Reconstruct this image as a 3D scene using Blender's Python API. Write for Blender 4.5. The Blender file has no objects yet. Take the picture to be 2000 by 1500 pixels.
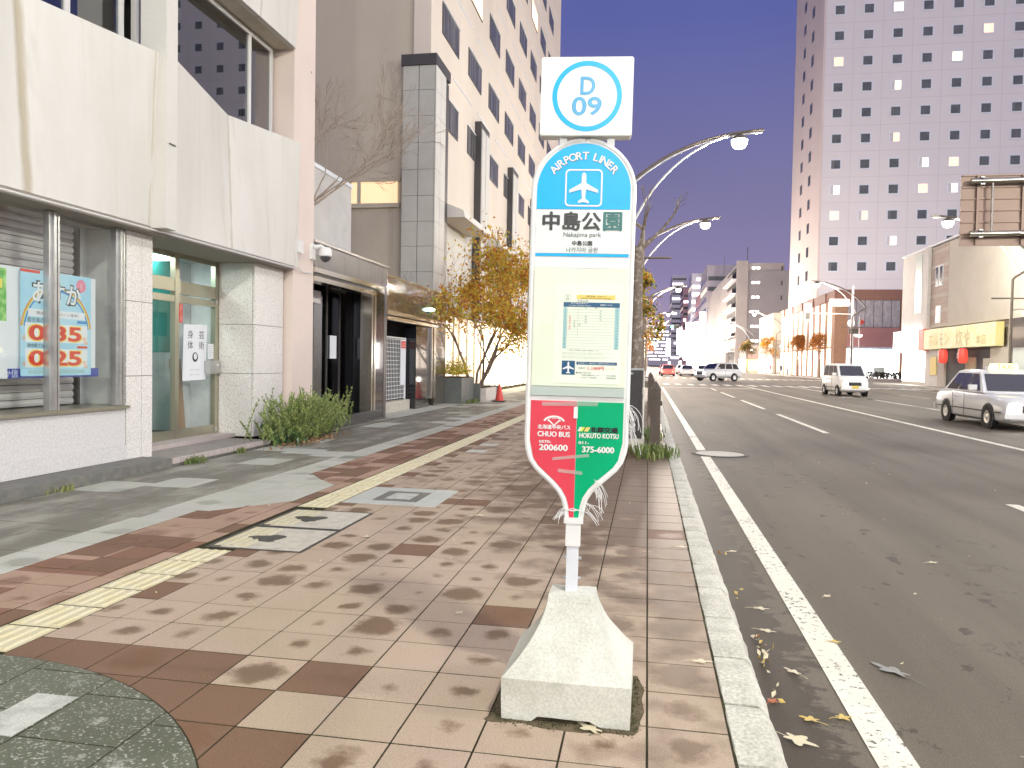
import bpy, bmesh, math, random
from mathutils import Vector, Matrix, noise
rnd = random.Random(7)
R = math.radians
S = bpy.context.scene
COL = S.collection

# ------------------------------------------------------------------ camera
cam_d = bpy.data.cameras.new('camera'); cam = bpy.data.objects.new('camera', cam_d); COL.objects.link(cam)
cam_d.sensor_width = 36.0; cam_d.lens = 27.0; cam_d.clip_end = 3000
cam.matrix_world = Matrix.Translation((0, 0, 1.4)) @ (Matrix.Rotation(R(9.988), 4, 'Z') @ Matrix.Rotation(R(90 - 1.6657), 4, 'X') @ Matrix.Rotation(R(1.0), 4, 'Z'))
S.camera = cam
# ------------------------------------------------------------------ view
S.view_settings.view_transform = 'Standard'; S.view_settings.look = 'None'
S.view_settings.exposure = 0.45; S.view_settings.gamma = 1.0; S.view_settings.use_curve_mapping = False
S.render.engine = 'CYCLES'; S.cycles.use_denoising = True; S.cycles.max_bounces = 6
S.cycles.sample_clamp_indirect = 6.0
# ------------------------------------------------------------------ dusk sky
W = bpy.data.worlds.new('World'); S.world = W; W.use_nodes = True
wn = W.node_tree.nodes; wl = W.node_tree.links; wn.clear()
sky = wn.new('ShaderNodeTexSky'); sky.sky_type = 'NISHITA'; sky.sun_disc = False
sky.sun_elevation = R(-2.5); sky.sun_rotation = R(138); sky.ozone_density = 6.0; sky.air_density = 1.0; sky.dust_density = 1.0
bg = wn.new('ShaderNodeBackground'); bg.inputs['Strength'].default_value = 0.06
tc = wn.new('ShaderNodeTexCoord'); sx = wn.new('ShaderNodeSeparateXYZ'); wl.new(tc.outputs['Generated'], sx.inputs[0])
ramp = wn.new('ShaderNodeValToRGB'); wl.new(sx.outputs['Z'], ramp.inputs[0])      # town glow hanging over the streets
SKYRAMP = [(0.0, (.36, .29, .37)), (.10, (.205, .172, .30)), (.2, (.150, .140, .262)), (.40, (.074, .086, .250)), (1.0, (.045, .058, .19))]
ramp.color_ramp.elements[0].position = 0.0; ramp.color_ramp.elements[0].color = (*SKYRAMP[0][1], 1)
ramp.color_ramp.elements[1].position = 1.0; ramp.color_ramp.elements[1].color = (*SKYRAMP[-1][1], 1)
for p, c in SKYRAMP[1:-1]:
    e = ramp.color_ramp.elements.new(p); e.color = (*c, 1)
bg2 = wn.new('ShaderNodeBackground'); bg2.inputs['Strength'].default_value = 1.0
cl = wn.new('ShaderNodeTexNoise'); cl.inputs['Scale'].default_value = 1.6; cl.inputs['Detail'].default_value = 4
wl.new(tc.outputs['Generated'], cl.inputs['Vector'])
clm = wn.new('ShaderNodeMapRange'); clm.inputs['From Min'].default_value = .35; clm.inputs['From Max'].default_value = .75
clm.inputs['To Min'].default_value = .88; clm.inputs['To Max'].default_value = 1.14; wl.new(cl.outputs['Fac'], clm.inputs['Value'])
mx = wn.new('ShaderNodeVectorMath'); mx.operation = 'SCALE'; wl.new(ramp.outputs[0], mx.inputs[0]); wl.new(clm.outputs[0], mx.inputs['Scale'])
wl.new(mx.outputs[0], bg2.inputs['Color']); wl.new(sky.outputs[0], bg.inputs['Color'])
ad = wn.new('ShaderNodeAddShader'); wl.new(bg.outputs[0], ad.inputs[0]); wl.new(bg2.outputs[0], ad.inputs[1])
wo = wn.new('ShaderNodeOutputWorld'); wl.new(ad.outputs[0], wo.inputs['Surface'])
# soft fill sun added from behind right to brighten tower and facades
sd = bpy.data.lights.new('fill_sun', 'SUN'); sd.energy = 1.25; sd.angle = R(110); sd.color = (1., .94, .95)
so = bpy.data.objects.new('fill_sun', sd); COL.objects.link(so); so.rotation_euler = (R(58), 0, R(42))
LAMP_W = 1120.0            # power of one street lamp
# ------------------------------------------------------------------ materials
MATS = {}
def nodes_of(m):
    m.use_nodes = True; n = m.node_tree.nodes; l = m.node_tree.links
    return n, l, n['Principled BSDF']
def pos_vec(n, l, scale=(1, 1, 1)):
    g = n.new('ShaderNodeNewGeometry'); mp = n.new('ShaderNodeMapping'); mp.inputs['Scale'].default_value = scale
    l.new(g.outputs['Position'], mp.inputs['Vector']); return mp.outputs[0]
def mix(n, l, fac, a, b):
    m = n.new('ShaderNodeMix'); m.data_type = 'RGBA'
    for s, v in ((m.inputs[0], fac), (m.inputs[6], a), (m.inputs[7], b)):
        if hasattr(v, 'is_linked'): l.new(v, s)
        else: s.default_value = v if not isinstance(v, tuple) or len(v) == 4 else (*v, 1)
    return m.outputs[2]
def maprange(n, l, v, a, b, c=0., d=1.):
    m = n.new('ShaderNodeMapRange'); l.new(v, m.inputs['Value'])
    for k, x in zip(('From Min', 'From Max', 'To Min', 'To Max'), (a, b, c, d)): m.inputs[k].default_value = x
    return m.outputs[0]
def math_n(n, l, op, a, b=0.):
    m = n.new('ShaderNodeMath'); m.operation = op
    for s, v in ((m.inputs[0], a), (m.inputs[1], b)):
        if hasattr(v, 'is_linked'): l.new(v, s)
        else: s.default_value = v
    return m.outputs[0]
def noise_n(n, l, vec, scale, detail=3., rough=.5):
    t = n.new('ShaderNodeTexNoise'); t.inputs['Scale'].default_value = scale; t.inputs['Detail'].default_value = detail
    t.inputs['Roughness'].default_value = rough; l.new(vec, t.inputs['Vector']); return t.outputs['Fac']
def bump(n, l, b, h, strength=.3, dist=.01):
    u = n.new('ShaderNodeBump'); u.inputs['Strength'].default_value = strength; u.inputs['Distance'].default_value = dist
    l.new(h, u.inputs['Height']); l.new(u.outputs[0], b.inputs['Normal'])
def mat(name, col, rough=.6, metal=0., col2=None, scale=3., lo=.35, hi=.7, bmp=0., bscale=60., bdist=.004, stretch=(1, 1, 1), fine=0., spec=.5, coat=0.):
    if name in MATS: return MATS[name]
    m = bpy.data.materials.new(name); n, l, b = nodes_of(m)
    b.inputs['Roughness'].default_value = rough; b.inputs['Metallic'].default_value = metal
    b.inputs['Specular IOR Level'].default_value = spec
    if coat: b.inputs['Coat Weight'].default_value = coat
    b.inputs['Base Color'].default_value = (*col, 1)
    v = pos_vec(n, l, stretch)
    if col2:
        c = mix(n, l, maprange(n, l, noise_n(n, l, v, scale, 5, .6), lo, hi), (*col, 1), (*col2, 1))
        if fine:
            f = maprange(n, l, noise_n(n, l, v, bscale, 2), .3, .7, 1 - fine, 1 + fine)
            vm = n.new('ShaderNodeVectorMath'); vm.operation = 'SCALE'; l.new(c, vm.inputs[0]); l.new(f, vm.inputs['Scale']); c = vm.outputs[0]
        l.new(c, b.inputs['Base Color'])
    if bmp: bump(n, l, b, noise_n(n, l, v, bscale, 4), bmp, bdist)
    m.diffuse_color = (*col, 1); MATS[name] = m; return m
def emit(name, col, strength, base=None, col2=None, scale=2.):
    if name in MATS: return MATS[name]
    m = bpy.data.materials.new(name); n, l, b = nodes_of(m)
    b.inputs['Base Color'].default_value = (*(base or col), 1); b.inputs['Roughness'].default_value = .4
    b.inputs['Emission Color'].default_value = (*col, 1); b.inputs['Emission Strength'].default_value = strength
    if col2:
        c = mix(n, l, maprange(n, l, noise_n(n, l, pos_vec(n, l), scale, 3), .4, .6), (*col, 1), (*col2, 1)); l.new(c, b.inputs['Emission Color'])
    MATS[name] = m; return m
def glassy(name, tint=(.9, .95, .93), rough=.02, trans=.75):
    """thin window pane: part see-through, part mirror by angle"""
    if name in MATS: return MATS[name]
    m = bpy.data.materials.new(name); m.use_nodes = True; n = m.node_tree.nodes; l = m.node_tree.links; n.clear()
    o = n.new('ShaderNodeOutputMaterial'); t = n.new('ShaderNodeBsdfTransparent'); t.inputs[0].default_value = (*tint, 1)
    g = n.new('ShaderNodeBsdfGlossy'); g.inputs['Roughness'].default_value = rough; g.inputs['Color'].default_value = (.95, .97, 1, 1)
    f = n.new('ShaderNodeFresnel'); ge = n.new('ShaderNodeNewGeometry'); l.new(maprange(n, l, ge.outputs['Backfacing'], 0, 1, 1.5, 1 / 1.5), f.inputs[0])
    k = math_n(n, l, 'ADD', math_n(n, l, 'MULTIPLY', f.outputs[0], 1.0), 1 - trans - .2)
    k = math_n(n, l, 'MINIMUM', math_n(n, l, 'MAXIMUM', k, 0.), 1.)
    x = n.new('ShaderNodeMixShader'); l.new(k, x.inputs[0]); l.new(t.outputs[0], x.inputs[1]); l.new(g.outputs[0], x.inputs[2]); l.new(x.outputs[0], o.inputs[0])
    MATS[name] = m; return m

TP, TQ, TX0, TY0 = .308, .327, .336, 2.98          # paving module across / along the street
def tile_mat(name, light, dark, blotch, wet, fine=.24, full=.965, thr=.45):
    m = bpy.data.materials.new(name); n, l, b = nodes_of(m)
    g = n.new('ShaderNodeNewGeometry'); s = n.new('ShaderNodeSeparateXYZ'); l.new(g.outputs['Position'], s.inputs[0])
    P = g.outputs['Position']
    u = math_n(n, l, 'DIVIDE', math_n(n, l, 'SUBTRACT', s.outputs[0], TX0), TP); v = math_n(n, l, 'DIVIDE', math_n(n, l, 'SUBTRACT', s.outputs[1], TY0), TQ)
    fu = math_n(n, l, 'FLOOR', u); fv = math_n(n, l, 'FLOOR', v)
    c = n.new('ShaderNodeCombineXYZ'); l.new(fu, c.inputs[0]); l.new(fv, c.inputs[1])
    wn_ = n.new('ShaderNodeTexWhiteNoise'); wn_.noise_dimensions = '2D'; l.new(c.outputs[0], wn_.inputs['Vector'])
    rv = wn_.outputs['Value']; rc = n.new('ShaderNodeSeparateColor'); l.new(wn_.outputs['Color'], rc.inputs[0])
    du = math_n(n, l, 'SUBTRACT', math_n(n, l, 'SUBTRACT', u, fu), math_n(n, l, 'ADD', .38, math_n(n, l, 'MULTIPLY', rc.outputs[0], .24)))
    dv = math_n(n, l, 'SUBTRACT', math_n(n, l, 'SUBTRACT', v, fv), math_n(n, l, 'ADD', .38, math_n(n, l, 'MULTIPLY', rc.outputs[1], .24)))
    d = math_n(n, l, 'SQRT', math_n(n, l, 'ADD', math_n(n, l, 'MULTIPLY', du, du), math_n(n, l, 'MULTIPLY', dv, dv)))
    nz = noise_n(n, l, P, 9., 5, .62)
    d = math_n(n, l, 'ADD', d, math_n(n, l, 'MULTIPLY', math_n(n, l, 'SUBTRACT', nz, .5), .62))
    size = math_n(n, l, 'ADD', .05, math_n(n, l, 'MULTIPLY', rc.outputs[2], .36))
    bl = math_n(n, l, 'MULTIPLY', maprange(n, l, math_n(n, l, 'SUBTRACT', d, size), -.09, .07, 1, 0), math_n(n, l, 'GREATER_THAN', rv, thr))
    big = maprange(n, l, noise_n(n, l, P, .9, 3), .42, .62)
    # damp strip that stays wet towards the kerb and far down the pavement
    wetx = math_n(n, l, 'ADD', maprange(n, l, s.outputs[0], -2.2, .1, -.25, .65), maprange(n, l, s.outputs[1], 3.4, 8., -.50, .34))
    wet_m = maprange(n, l, math_n(n, l, 'ADD', wetx, math_n(n, l, 'MULTIPLY', math_n(n, l, 'SUBTRACT', noise_n(n, l, P, 3.4, 4), .5), 1.6)), .1, .55)
    fulld = math_n(n, l, 'GREATER_THAN', rv, full)
    base = mix(n, l, rc.outputs[1], (*light, 1), (*[x * .91 for x in light], 1))
    base = mix(n, l, math_n(n, l, 'MULTIPLY', big, .22), base, (*[x * y for x, y in zip(light, (.70, .76, .52))], 1))
    base = mix(n, l, math_n(n, l, 'MULTIPLY', bl, .9), base, (*blotch, 1))
    base = mix(n, l, math_n(n, l, 'MULTIPLY', wet_m, wet), base, (*dark, 1))
    base = mix(n, l, math_n(n, l, 'MULTIPLY', fulld, .85), base, (*dark, 1))
    f = maprange(n, l, noise_n(n, l, P, 150., 3, .7), .3, .7, 1 - fine, 1 + fine)
    vm = n.new('ShaderNodeVectorMath'); vm.operation = 'SCALE'; l.new(base, vm.inputs[0]); l.new(f, vm.inputs['Scale'])
    l.new(vm.outputs[0], b.inputs['Base Color'])
    damp = math_n(n, l, 'MAXIMUM', bl, math_n(n, l, 'MULTIPLY', wet_m, wet))
    l.new(maprange(n, l, damp, 0, 1, .75, .48), b.inputs['Roughness']); b.inputs['Specular IOR Level'].default_value = .25
    bump(n, l, b, noise_n(n, l, P, 240., 3), .25, .002)
    MATS[name] = m; return m
M_TILE = tile_mat('pink_paving', (.45, .35, .268), (.125, .078, .046), (.155, .098, .055), .95, thr=.27)
M_TILE_D = tile_mat('brown_paving', (.205, .122, .080), (.15, .08, .048), (.17, .09, .05), .5, thr=.6)
M_TILE_P = tile_mat('rosy_paving', (.40, .27, .20), (.20, .10, .062), (.24, .135, .09), .25, full=.72)
M_GREY = tile_mat('pale_grey_paving', (.50, .50, .44), (.24, .24, .20), (.32, .32, .27), .25, thr=.75)
M_GREYD = mat('dark_grey_paving', (.175, .165, .130), .55, 0, (.33, .315, .26), 2.6, .46, .66, .3, 160., .003, (1, .45, 1), .15)
M_JOINT = mat('joint_mortar', (.035, .028, .02), .95, 0, (.055, .055, .028), 6., spec=.05)
M_OLIVE = mat('olive_granite', (.085, .092, .058), .42, 0, (.13, .14, .10), 3.)
def _olive():
    n, l = M_OLIVE.node_tree.nodes, M_OLIVE.node_tree.links; b = n['Principled BSDF']; P = pos_vec(n, l)
    c = mix(n, l, maprange(n, l, noise_n(n, l, P, 2.2, 4), .4, .7), (.080, .088, .056, 1), (.12, .13, .09, 1)); c = mix(n, l, maprange(n, l, noise_n(n, l, P, 85., 2), .60, .66), c, (.42, .43, .37, 1))
    pale = math_n(n, l, 'MULTIPLY', maprange(n, l, noise_n(n, l, P, 4.5, 4, .6), .58, .66), maprange(n, l, noise_n(n, l, P, 110., 2), .38, .5)); l.new(mix(n, l, math_n(n, l, 'MULTIPLY', pale, .8), c, (.50, .51, .46, 1)), b.inputs['Base Color'])
    bump(n, l, b, noise_n(n, l, P, 85., 2), .2, .002)
_olive()
M_PALE = mat('pale_granite', (.52, .53, .48), .5, 0, (.30, .31, .27), 8., .45, .7, .2, 200., .002, fine=.2)
M_DARKST = mat('dark_granite_inlay', (.12, .125, .11), .5, 0, (.2, .2, .18), 60.)
M_YEL = mat('tactile_yellow', (.57, .51, .31), .6, 0, (.60, .555, .40), 7., .4, .65, .2, 150., .002, fine=.1)
M_CONC = mat('concrete_plate', (.53, .50, .42), .75, 0, (.42, .39, .32), 10., .4, .7, .3, 180., .002, fine=.15)
M_STEEL = mat('galvanised_steel', (.42, .43, .43), .35, .85, (.32, .33, .33), 14.)
M_IRON = mat('dark_iron', (.06, .058, .052), .6, .3, (.10, .095, .08), 30.)
def asphalt():
    m = bpy.data.materials.new('asphalt'); n, l, b = nodes_of(m); P = pos_vec(n, l); g = n.new('ShaderNodeNewGeometry'); s = n.new('ShaderNodeSeparateXYZ'); l.new(g.outputs['Position'], s.inputs[0])
    sp = maprange(n, l, noise_n(n, l, P, 210., 2), .3, .72, .72, 1.35)
    big = noise_n(n, l, pos_vec(n, l, (1, .16, 1)), 1.1, 4)
    big = math_n(n, l, 'ADD', math_n(n, l, 'MULTIPLY', big, .6), math_n(n, l, 'MULTIPLY', noise_n(n, l, pos_vec(n, l, (1.5, .02, 1)), 1.3, 3), .4))
    base = mix(n, l, maprange(n, l, big, .38, .62), (.105, .088, .066, 1), (.160, .136, .104, 1))
    # damp gutter with ragged edge + scattered damp spots
    edge = math_n(n, l, 'ADD', s.outputs[0], math_n(n, l, 'MULTIPLY', math_n(n, l, 'SUBTRACT', noise_n(n, l, pos_vec(n, l, (1, 1.4, 1)), 4.2, 5, .65), .5), -.75))
    gut = maprange(n, l, edge, .78, .83, 1, 0)
    spot = math_n(n, l, 'MULTIPLY', maprange(n, l, noise_n(n, l, pos_vec(n, l, (1.6, 1, 1)), 3.6, 5, .6), .62, .66), maprange(n, l, s.outputs[0], 2.2, 3.4, 1, .0))
    w = math_n(n, l, 'MAXIMUM', gut, spot)
    base = mix(n, l, math_n(n, l, 'MULTIPLY', w, .72), base, (.032, .024, .017, 1))
    vo = n.new('ShaderNodeTexVoronoi'); vo.feature = 'DISTANCE_TO_EDGE'; vo.inputs['Scale'].default_value = .55
    wv = n.new('ShaderNodeVectorMath'); wv.operation = 'ADD'; nt2 = n.new('ShaderNodeTexNoise'); nt2.inputs['Scale'].default_value = 2.5; nt2.inputs['Detail'].default_value = 5; l.new(P, nt2.inputs['Vector']); l.new(P, wv.inputs[0]); l.new(nt2.outputs['Color'], wv.inputs[1]); l.new(wv.outputs[0], vo.inputs['Vector'])
    crack = math_n(n, l, 'MULTIPLY', maprange(n, l, vo.outputs['Distance'], .0, .006, 1, 0), maprange(n, l, noise_n(n, l, P, .5, 2), .5, .6)); base = mix(n, l, math_n(n, l, 'MULTIPLY', crack, .6), base, (.03, .025, .02, 1))
    vm = n.new('ShaderNodeVectorMath'); vm.operation = 'SCALE'; l.new(base, vm.inputs[0]); l.new(sp, vm.inputs['Scale']); l.new(vm.outputs[0], b.inputs['Base Color'])
    l.new(maprange(n, l, w, 0, 1, .70, .62), b.inputs['Roughness']); b.inputs['Specular IOR Level'].default_value = .22; bump(n, l, b, noise_n(n, l, P, 170., 3), .5, .004)
    MATS['asphalt'] = m; return m
M_ASPH = asphalt()
def paint(name, col, wear=.44):
    m = bpy.data.materials.new(name); n, l, b = nodes_of(m); P = pos_vec(n, l)
    k = maprange(n, l, math_n(n, l, 'ADD', noise_n(n, l, P, 26., 5, .7), math_n(n, l, 'MULTIPLY', noise_n(n, l, P, 1.7, 2), .35)), wear + .29, wear + .34)
    c = mix(n, l, maprange(n, l, noise_n(n, l, P, 5., 4), .3, .7), (*col, 1), (*[x * .86 for x in col], 1))
    l.new(mix(n, l, k, c, (.10, .09, .075, 1)), b.inputs['Base Color']); b.inputs['Roughness'].default_value = .6
    bump(n, l, b, noise_n(n, l, P, 170., 3), .3, .003); MATS[name] = m; return m
M_PAINT = paint('road_paint', (.78, .75, .62))
def granite(name, a, bcol, c):
    m = bpy.data.materials.new(name); n, l, b = nodes_of(m); P = pos_vec(n, l)
    sp = noise_n(n, l, P, 42., 3, .7); big = noise_n(n, l, P, 1.5, 3)
    col = mix(n, l, maprange(n, l, sp, .42, .58), (*a, 1), (*bcol, 1)); col = mix(n, l, maprange(n, l, noise_n(n, l, P, 60., 2), .58, .64), col, (*c, 1))
    col = mix(n, l, maprange(n, l, big, .5, .8, 0, .3), col, (*[x * .7 for x in a], 1))
    l.new(col, b.inputs['Base Color']); b.inputs['Roughness'].default_value = .55; bump(n, l, b, sp, .15, .002); MATS[name] = m; return m
M_GRAN = granite('speckled_granite', (.80, .78, .73), (.70, .67, .62), (.40, .36, .33))
M_KERB = mat('kerb_granite', (.58, .565, .48), .75, 0, (.43, .415, .34), 5., .45, .7, .7, 60., .012, fine=.22)

# ------------------------------------------------------------------ mesh helpers
class MB:
    def __init__(s): s.v = []; s.f = []; s.mi = []; s.cur = 0
    def add(s, vs, fs):
        o = len(s.v); s.v += [tuple(p) for p in vs]
        for f in fs: s.f.append([i + o for i in f]); s.mi.append(s.cur)
        return s
    def box(s, x0, x1, y0, y1, z0, z1):
        x0, x1 = min(x0, x1), max(x0, x1); y0, y1 = min(y0, y1), max(y0, y1); z0, z1 = min(z0, z1), max(z0, z1)
        return s.add([(x, y, z) for z in (z0, z1) for x, y in ((x0, y0), (x1, y0), (x1, y1), (x0, y1))],
                     [(3, 2, 1, 0), (4, 5, 6, 7), (0, 1, 5, 4), (1, 2, 6, 5), (2, 3, 7, 6), (3, 0, 4, 7)])
    def hexa(s, b, t):
        """bottom quad b, top quad t (both counter-clockwise from above)"""
        return s.add(list(b) + list(t), [(3, 2, 1, 0), (4, 5, 6, 7), (0, 1, 5, 4), (1, 2, 6, 5), (2, 3, 7, 6), (3, 0, 4, 7)])
    def prism(s, poly, a, b, axis='z'):
        n = len(poly)
        f3 = {'z': lambda p, h: (p[0], p[1], h), 'y': lambda p, h: (p[0], h, p[1]), 'x': lambda p, h: (h, p[0], p[1])}[axis]
        vs = [f3(p, a) for p in poly] + [f3(p, b) for p in poly]
        return s.add(vs, [tuple(range(n))[::-1], tuple(range(n, 2 * n))] + [(i, (i + 1) % n, n + (i + 1) % n, n + i) for i in range(n)])
    def quad(s, a, b, c, d): return s.add([a, b, c, d], [(0, 1, 2, 3)])
    def tube(s, pts, r, seg=8, caps=True):
        pts = [Vector(p) for p in pts]; n = len(pts); rs = r if isinstance(r, (list, tuple)) else [r] * n
        rings = []; up = None
        for i in range(n):
            t = (pts[min(i + 1, n - 1)] - pts[max(i - 1, 0)])
            t = t.normalized() if t.length > 1e-9 else Vector((0, 0, 1))
            if up is None: up = Vector((0, 0, 1)) if abs(t.z) < .9 else Vector((1, 0, 0))
            a = t.cross(up)
            if a.length < 1e-6: a = t.orthogonal()
            a.normalize(); b = t.cross(a).normalized(); up = -b if False else up
            rings.append([pts[i] + (a * math.cos(2 * math.pi * k / seg) + b * math.sin(2 * math.pi * k / seg)) * rs[i] for k in range(seg)])
        vs = [p for rg in rings for p in rg]; fs = []
        for i in range(n - 1):
            for k in range(seg): k2 = (k + 1) % seg; fs.append((i * seg + k, i * seg + k2, (i + 1) * seg + k2, (i + 1) * seg + k))
        if caps: fs += [tuple(range(seg))[::-1], tuple(range((n - 1) * seg, n * seg))]
        return s.add(vs, fs)
    def lathe(s, prof, c=(0, 0, 0), seg=20, axis='z'):
        vs = []; fs = []; n = len(prof)
        for k in range(seg):
            a = 2 * math.pi * k / seg
            for r, h in prof:
                p = (r * math.cos(a), r * math.sin(a), h)
                if axis == 'x': p = (h, p[0], p[1])
                if axis == 'y': p = (p[0], h, p[1])
                vs.append((p[0] + c[0], p[1] + c[1], p[2] + c[2]))
        for k in range(seg):
            k2 = (k + 1) % seg
            for i in range(n - 1): fs.append((k * n + i, k2 * n + i, k2 * n + i + 1, k * n + i + 1))
        return s.add(vs, fs)
    def mesh(s, name, mats, xf=None, off=None, smooth=False):
        me = bpy.data.meshes.new(name); v = s.v
        if xf is not None: v = [tuple(xf @ Vector(p)) for p in v]
        if off is not None: v = [(p[0] - off[0], p[1] - off[1], p[2] - off[2]) for p in v]
        me.from_pydata(v, [], s.f)
        for m in (mats if isinstance(mats, (list, tuple)) else [mats]): me.materials.append(m)
        if any(s.mi): me.polygons.foreach_set('material_index', s.mi)
        bm = bmesh.new(); bm.from_mesh(me); bmesh.ops.recalc_face_normals(bm, faces=bm.faces); bm.to_mesh(me); bm.free()
        if smooth:
            me.polygons.foreach_set('use_smooth', [True] * len(me.polygons))
            if smooth != 'all': me.set_sharp_from_angle(angle=R(40))
        return me
    def build(s, name, mats, parent=None, xf=None, smooth=False, kind=None, label=None):
        root = parent
        while root is not None and root.parent is not None: root = root.parent
        o = bpy.data.objects.new(name, s.mesh(name, mats, xf, root.location if root is not None else None, smooth)); COL.objects.link(o)
        if parent is not None: o.parent = parent
        if kind: o['kind'] = kind
        if label: o['label'] = label
        return o
def tag(o, label=None, cat=None, group=None, kind=None):
    if label: o['label'] = label
    if cat: o['category'] = cat
    if group: o['group'] = group
    if kind: o['kind'] = kind
    return o
def thing(name, loc, label, cat, group=None):
    o = bpy.data.objects.new(name, None); COL.objects.link(o); o.location = loc; o.empty_display_size = .2
    return tag(o, label, cat, group)
def box(name, m, parent, *d, **k): return MB().box(*d).build(name, m, parent, **k)
def piece(name, me, m, parent, loc, rot=None):
    """a cheap piece that shares mesh data; its own material sits on the object"""
    o = bpy.data.objects.new(name, me); COL.objects.link(o); o.parent = parent
    root = parent
    while root.parent is not None: root = root.parent
    o.location = Vector(loc) - root.location
    if rot: o.rotation_euler = rot
    if m is not None:
        o.material_slots[0].link = 'OBJECT'; o.material_slots[0].material = m
    return o
def copy_tree(o, parent=None):
    c = o.copy(); COL.objects.link(c); c.parent = parent
    for ch in o.children: copy_tree(ch, c)
    return c
_tc = {}
def text_mesh(body, off=0.):
    k = (body, off)
    if k in _tc: return _tc[k]
    c = bpy.data.curves.new('text', 'FONT'); c.body = body; c.offset = off; c.resolution_u = 4
    o = bpy.data.objects.new('text', c); COL.objects.link(o)
    dg = bpy.context.evaluated_depsgraph_get(); dg.update()
    me = bpy.data.meshes.new_from_object(o.evaluated_get(dg)); vs = [v.co.copy() for v in me.vertices]; fs = [list(p.vertices) for p in me.polygons]
    bpy.data.objects.remove(o); bpy.data.curves.remove(c); bpy.data.meshes.remove(me)
    x0, x1 = min(v.x for v in vs), max(v.x for v in vs); y0, y1 = min(v.y for v in vs), max(v.y for v in vs)
    _tc[k] = (vs, fs, x0, x1, y0, y1); return _tc[k]
def text(mb, body, cu, cz, y, width=None, height=None, off=0., place=None, rot=0., bold=0.):
    if bold:                    # heavier strokes: the same glyphs laid over each other a hair apart
        for q, (a, b_) in enumerate(((0, 0), (bold, 0), (-bold, 0), (0, bold * .7), (0, -bold * .7))): text(mb, body, cu + a, cz + b_, y - .00012 * q, width, height, off, place, rot)
        return mb
    """flat lettering centred on (cu, cz) in the plane y (facing -Y); place maps local (u, y, z) to world"""
    vs, fs, x0, x1, y0, y1 = text_mesh(body, off)
    sx_ = width / (x1 - x0) if width else None; sy_ = height / (y1 - y0) if height else None
    sx_ = sx_ or sy_; sy_ = sy_ or sx_
    out = []
    for v in vs:
        a = (v.x - (x0 + x1) / 2) * sx_; b = (v.y - (y0 + y1) / 2) * sy_
        if rot: a, b = a * math.cos(rot) - b * math.sin(rot), a * math.sin(rot) + b * math.cos(rot)
        p = (cu + a, y, cz + b); out.append(place(p) if place else p)
    mb.add(out, fs); return mb
def bez(p0, p1, p2, n=12):
    return [tuple((1 - t) ** 2 * a + 2 * t * (1 - t) * b + t * t * c for a, b, c in zip(p0, p1, p2)) for t in [i / n for i in range(n + 1)]]
def clip(poly, inside, cross):
    out = []
    for i in range(len(poly)):
        a, b = poly[i - 1], poly[i]; ia, ib = inside(a), inside(b)
        if ib:
            if not ia: out.append(cross(a, b))
            out.append(b)
        elif ia: out.append(cross(a, b))
    return out
def clip_half(poly, nx, ny, d):          # keep nx*x+ny*y<=d
    f = lambda p: nx * p[0] + ny * p[1] - d
    return clip(poly, lambda p: f(p) <= 1e-9, lambda a, b: tuple(a[i] + (b[i] - a[i]) * f(a) / (f(a) - f(b)) for i in (0, 1)))
# ================================================================== GROUND, ROAD, PAVEMENT
RZ = -.12                                   # road level; pavement top is z = 0
CI = cam.matrix_world.inverted()
def px(p):
    q = CI @ Vector(p); return (1000 + 1500 * q.x / -q.z, 750 - 1500 * q.y / -q.z) if q.z < -.05 else (-9e3, -9e3)
def in_frame(p, m=40):
    x, y = px(p); return -m < x < 2000 + m and -m < y < 1500 + m
M_GND = mat('town_ground', (.12, .11, .10), .8, 0, (.16, .15, .14), .5)
g_o = MB(); g_o.quad((-900, -300, RZ - .06), (900, -300, RZ - .06), (900, 2200, RZ - .06), (-900, 2200, RZ - .06))
tag(g_o.build('ground', M_GND), kind='structure')
road = MB().quad((.44, -90, RZ), (21.4, -90, RZ), (21.4, 1200, RZ), (.44, 1200, RZ)).build('road', M_ASPH); tag(road, kind='structure')
xs_ = MB(); xs_.quad((-120, 64.5, RZ - .004), (.44, 64.5, RZ - .004), (.44, 86, RZ - .004), (-120, 86, RZ - .004)); xs_.quad((21.4, 78.2, RZ - .004), (160, 78.2, RZ - .004), (160, 98.5, RZ - .004), (21.4, 98.5, RZ - .004))
tag(xs_.build('cross_street', M_ASPH), kind='structure')
def line(name, x0, x1, y0, y1, z=RZ + .004):
    return MB().quad((x0, y0, z), (x1, y0, z), (x1, y1, z), (x0, y1, z)).build(name, M_PAINT, road)
line('edge_line', .90, 1.055, -20, 13.06); line('edge_line', .90, 1.055, 13.98, 52)
for y, y2 in ((-6, .5), (2.8, 9.5), (18.6, 25.4), (28.2, 35), (37.8, 44.6), (47.4, 51.5)): line('lane_dash', 4.02, 4.16, y, y2)
line('centre_line', 7.02, 7.18, -20, 60)
line('centre_line', 10.6, 10.74, 32, 60)
for y in (9, 19, 29, 39): line('lane_dash', 10.6, 10.73, y, y + 4.2)
for y in (6, 18, 30, 42): line('lane_dash', 14.1, 14.22, y, y + 5)
line('edge_line', 18.2, 18.33, -10, 60); line('stop_line', 1.1, 6.95, 52.2, 52.65); line('stop_line', 7.3, 18, 94.8, 95.3)
for k in range(22): line('zebra_stripe', 1.2 + .92 * k, 1.65 + .92 * k, 58.6, 62.4)
for k in range(22): line('zebra_stripe', 1.2 + .92 * k, 1.65 + .92 * k, 88.4, 92.2)
for y in range(100, 400, 9): line('lane_dash', 4.0, 4.14, y, y + 5.)
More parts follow.
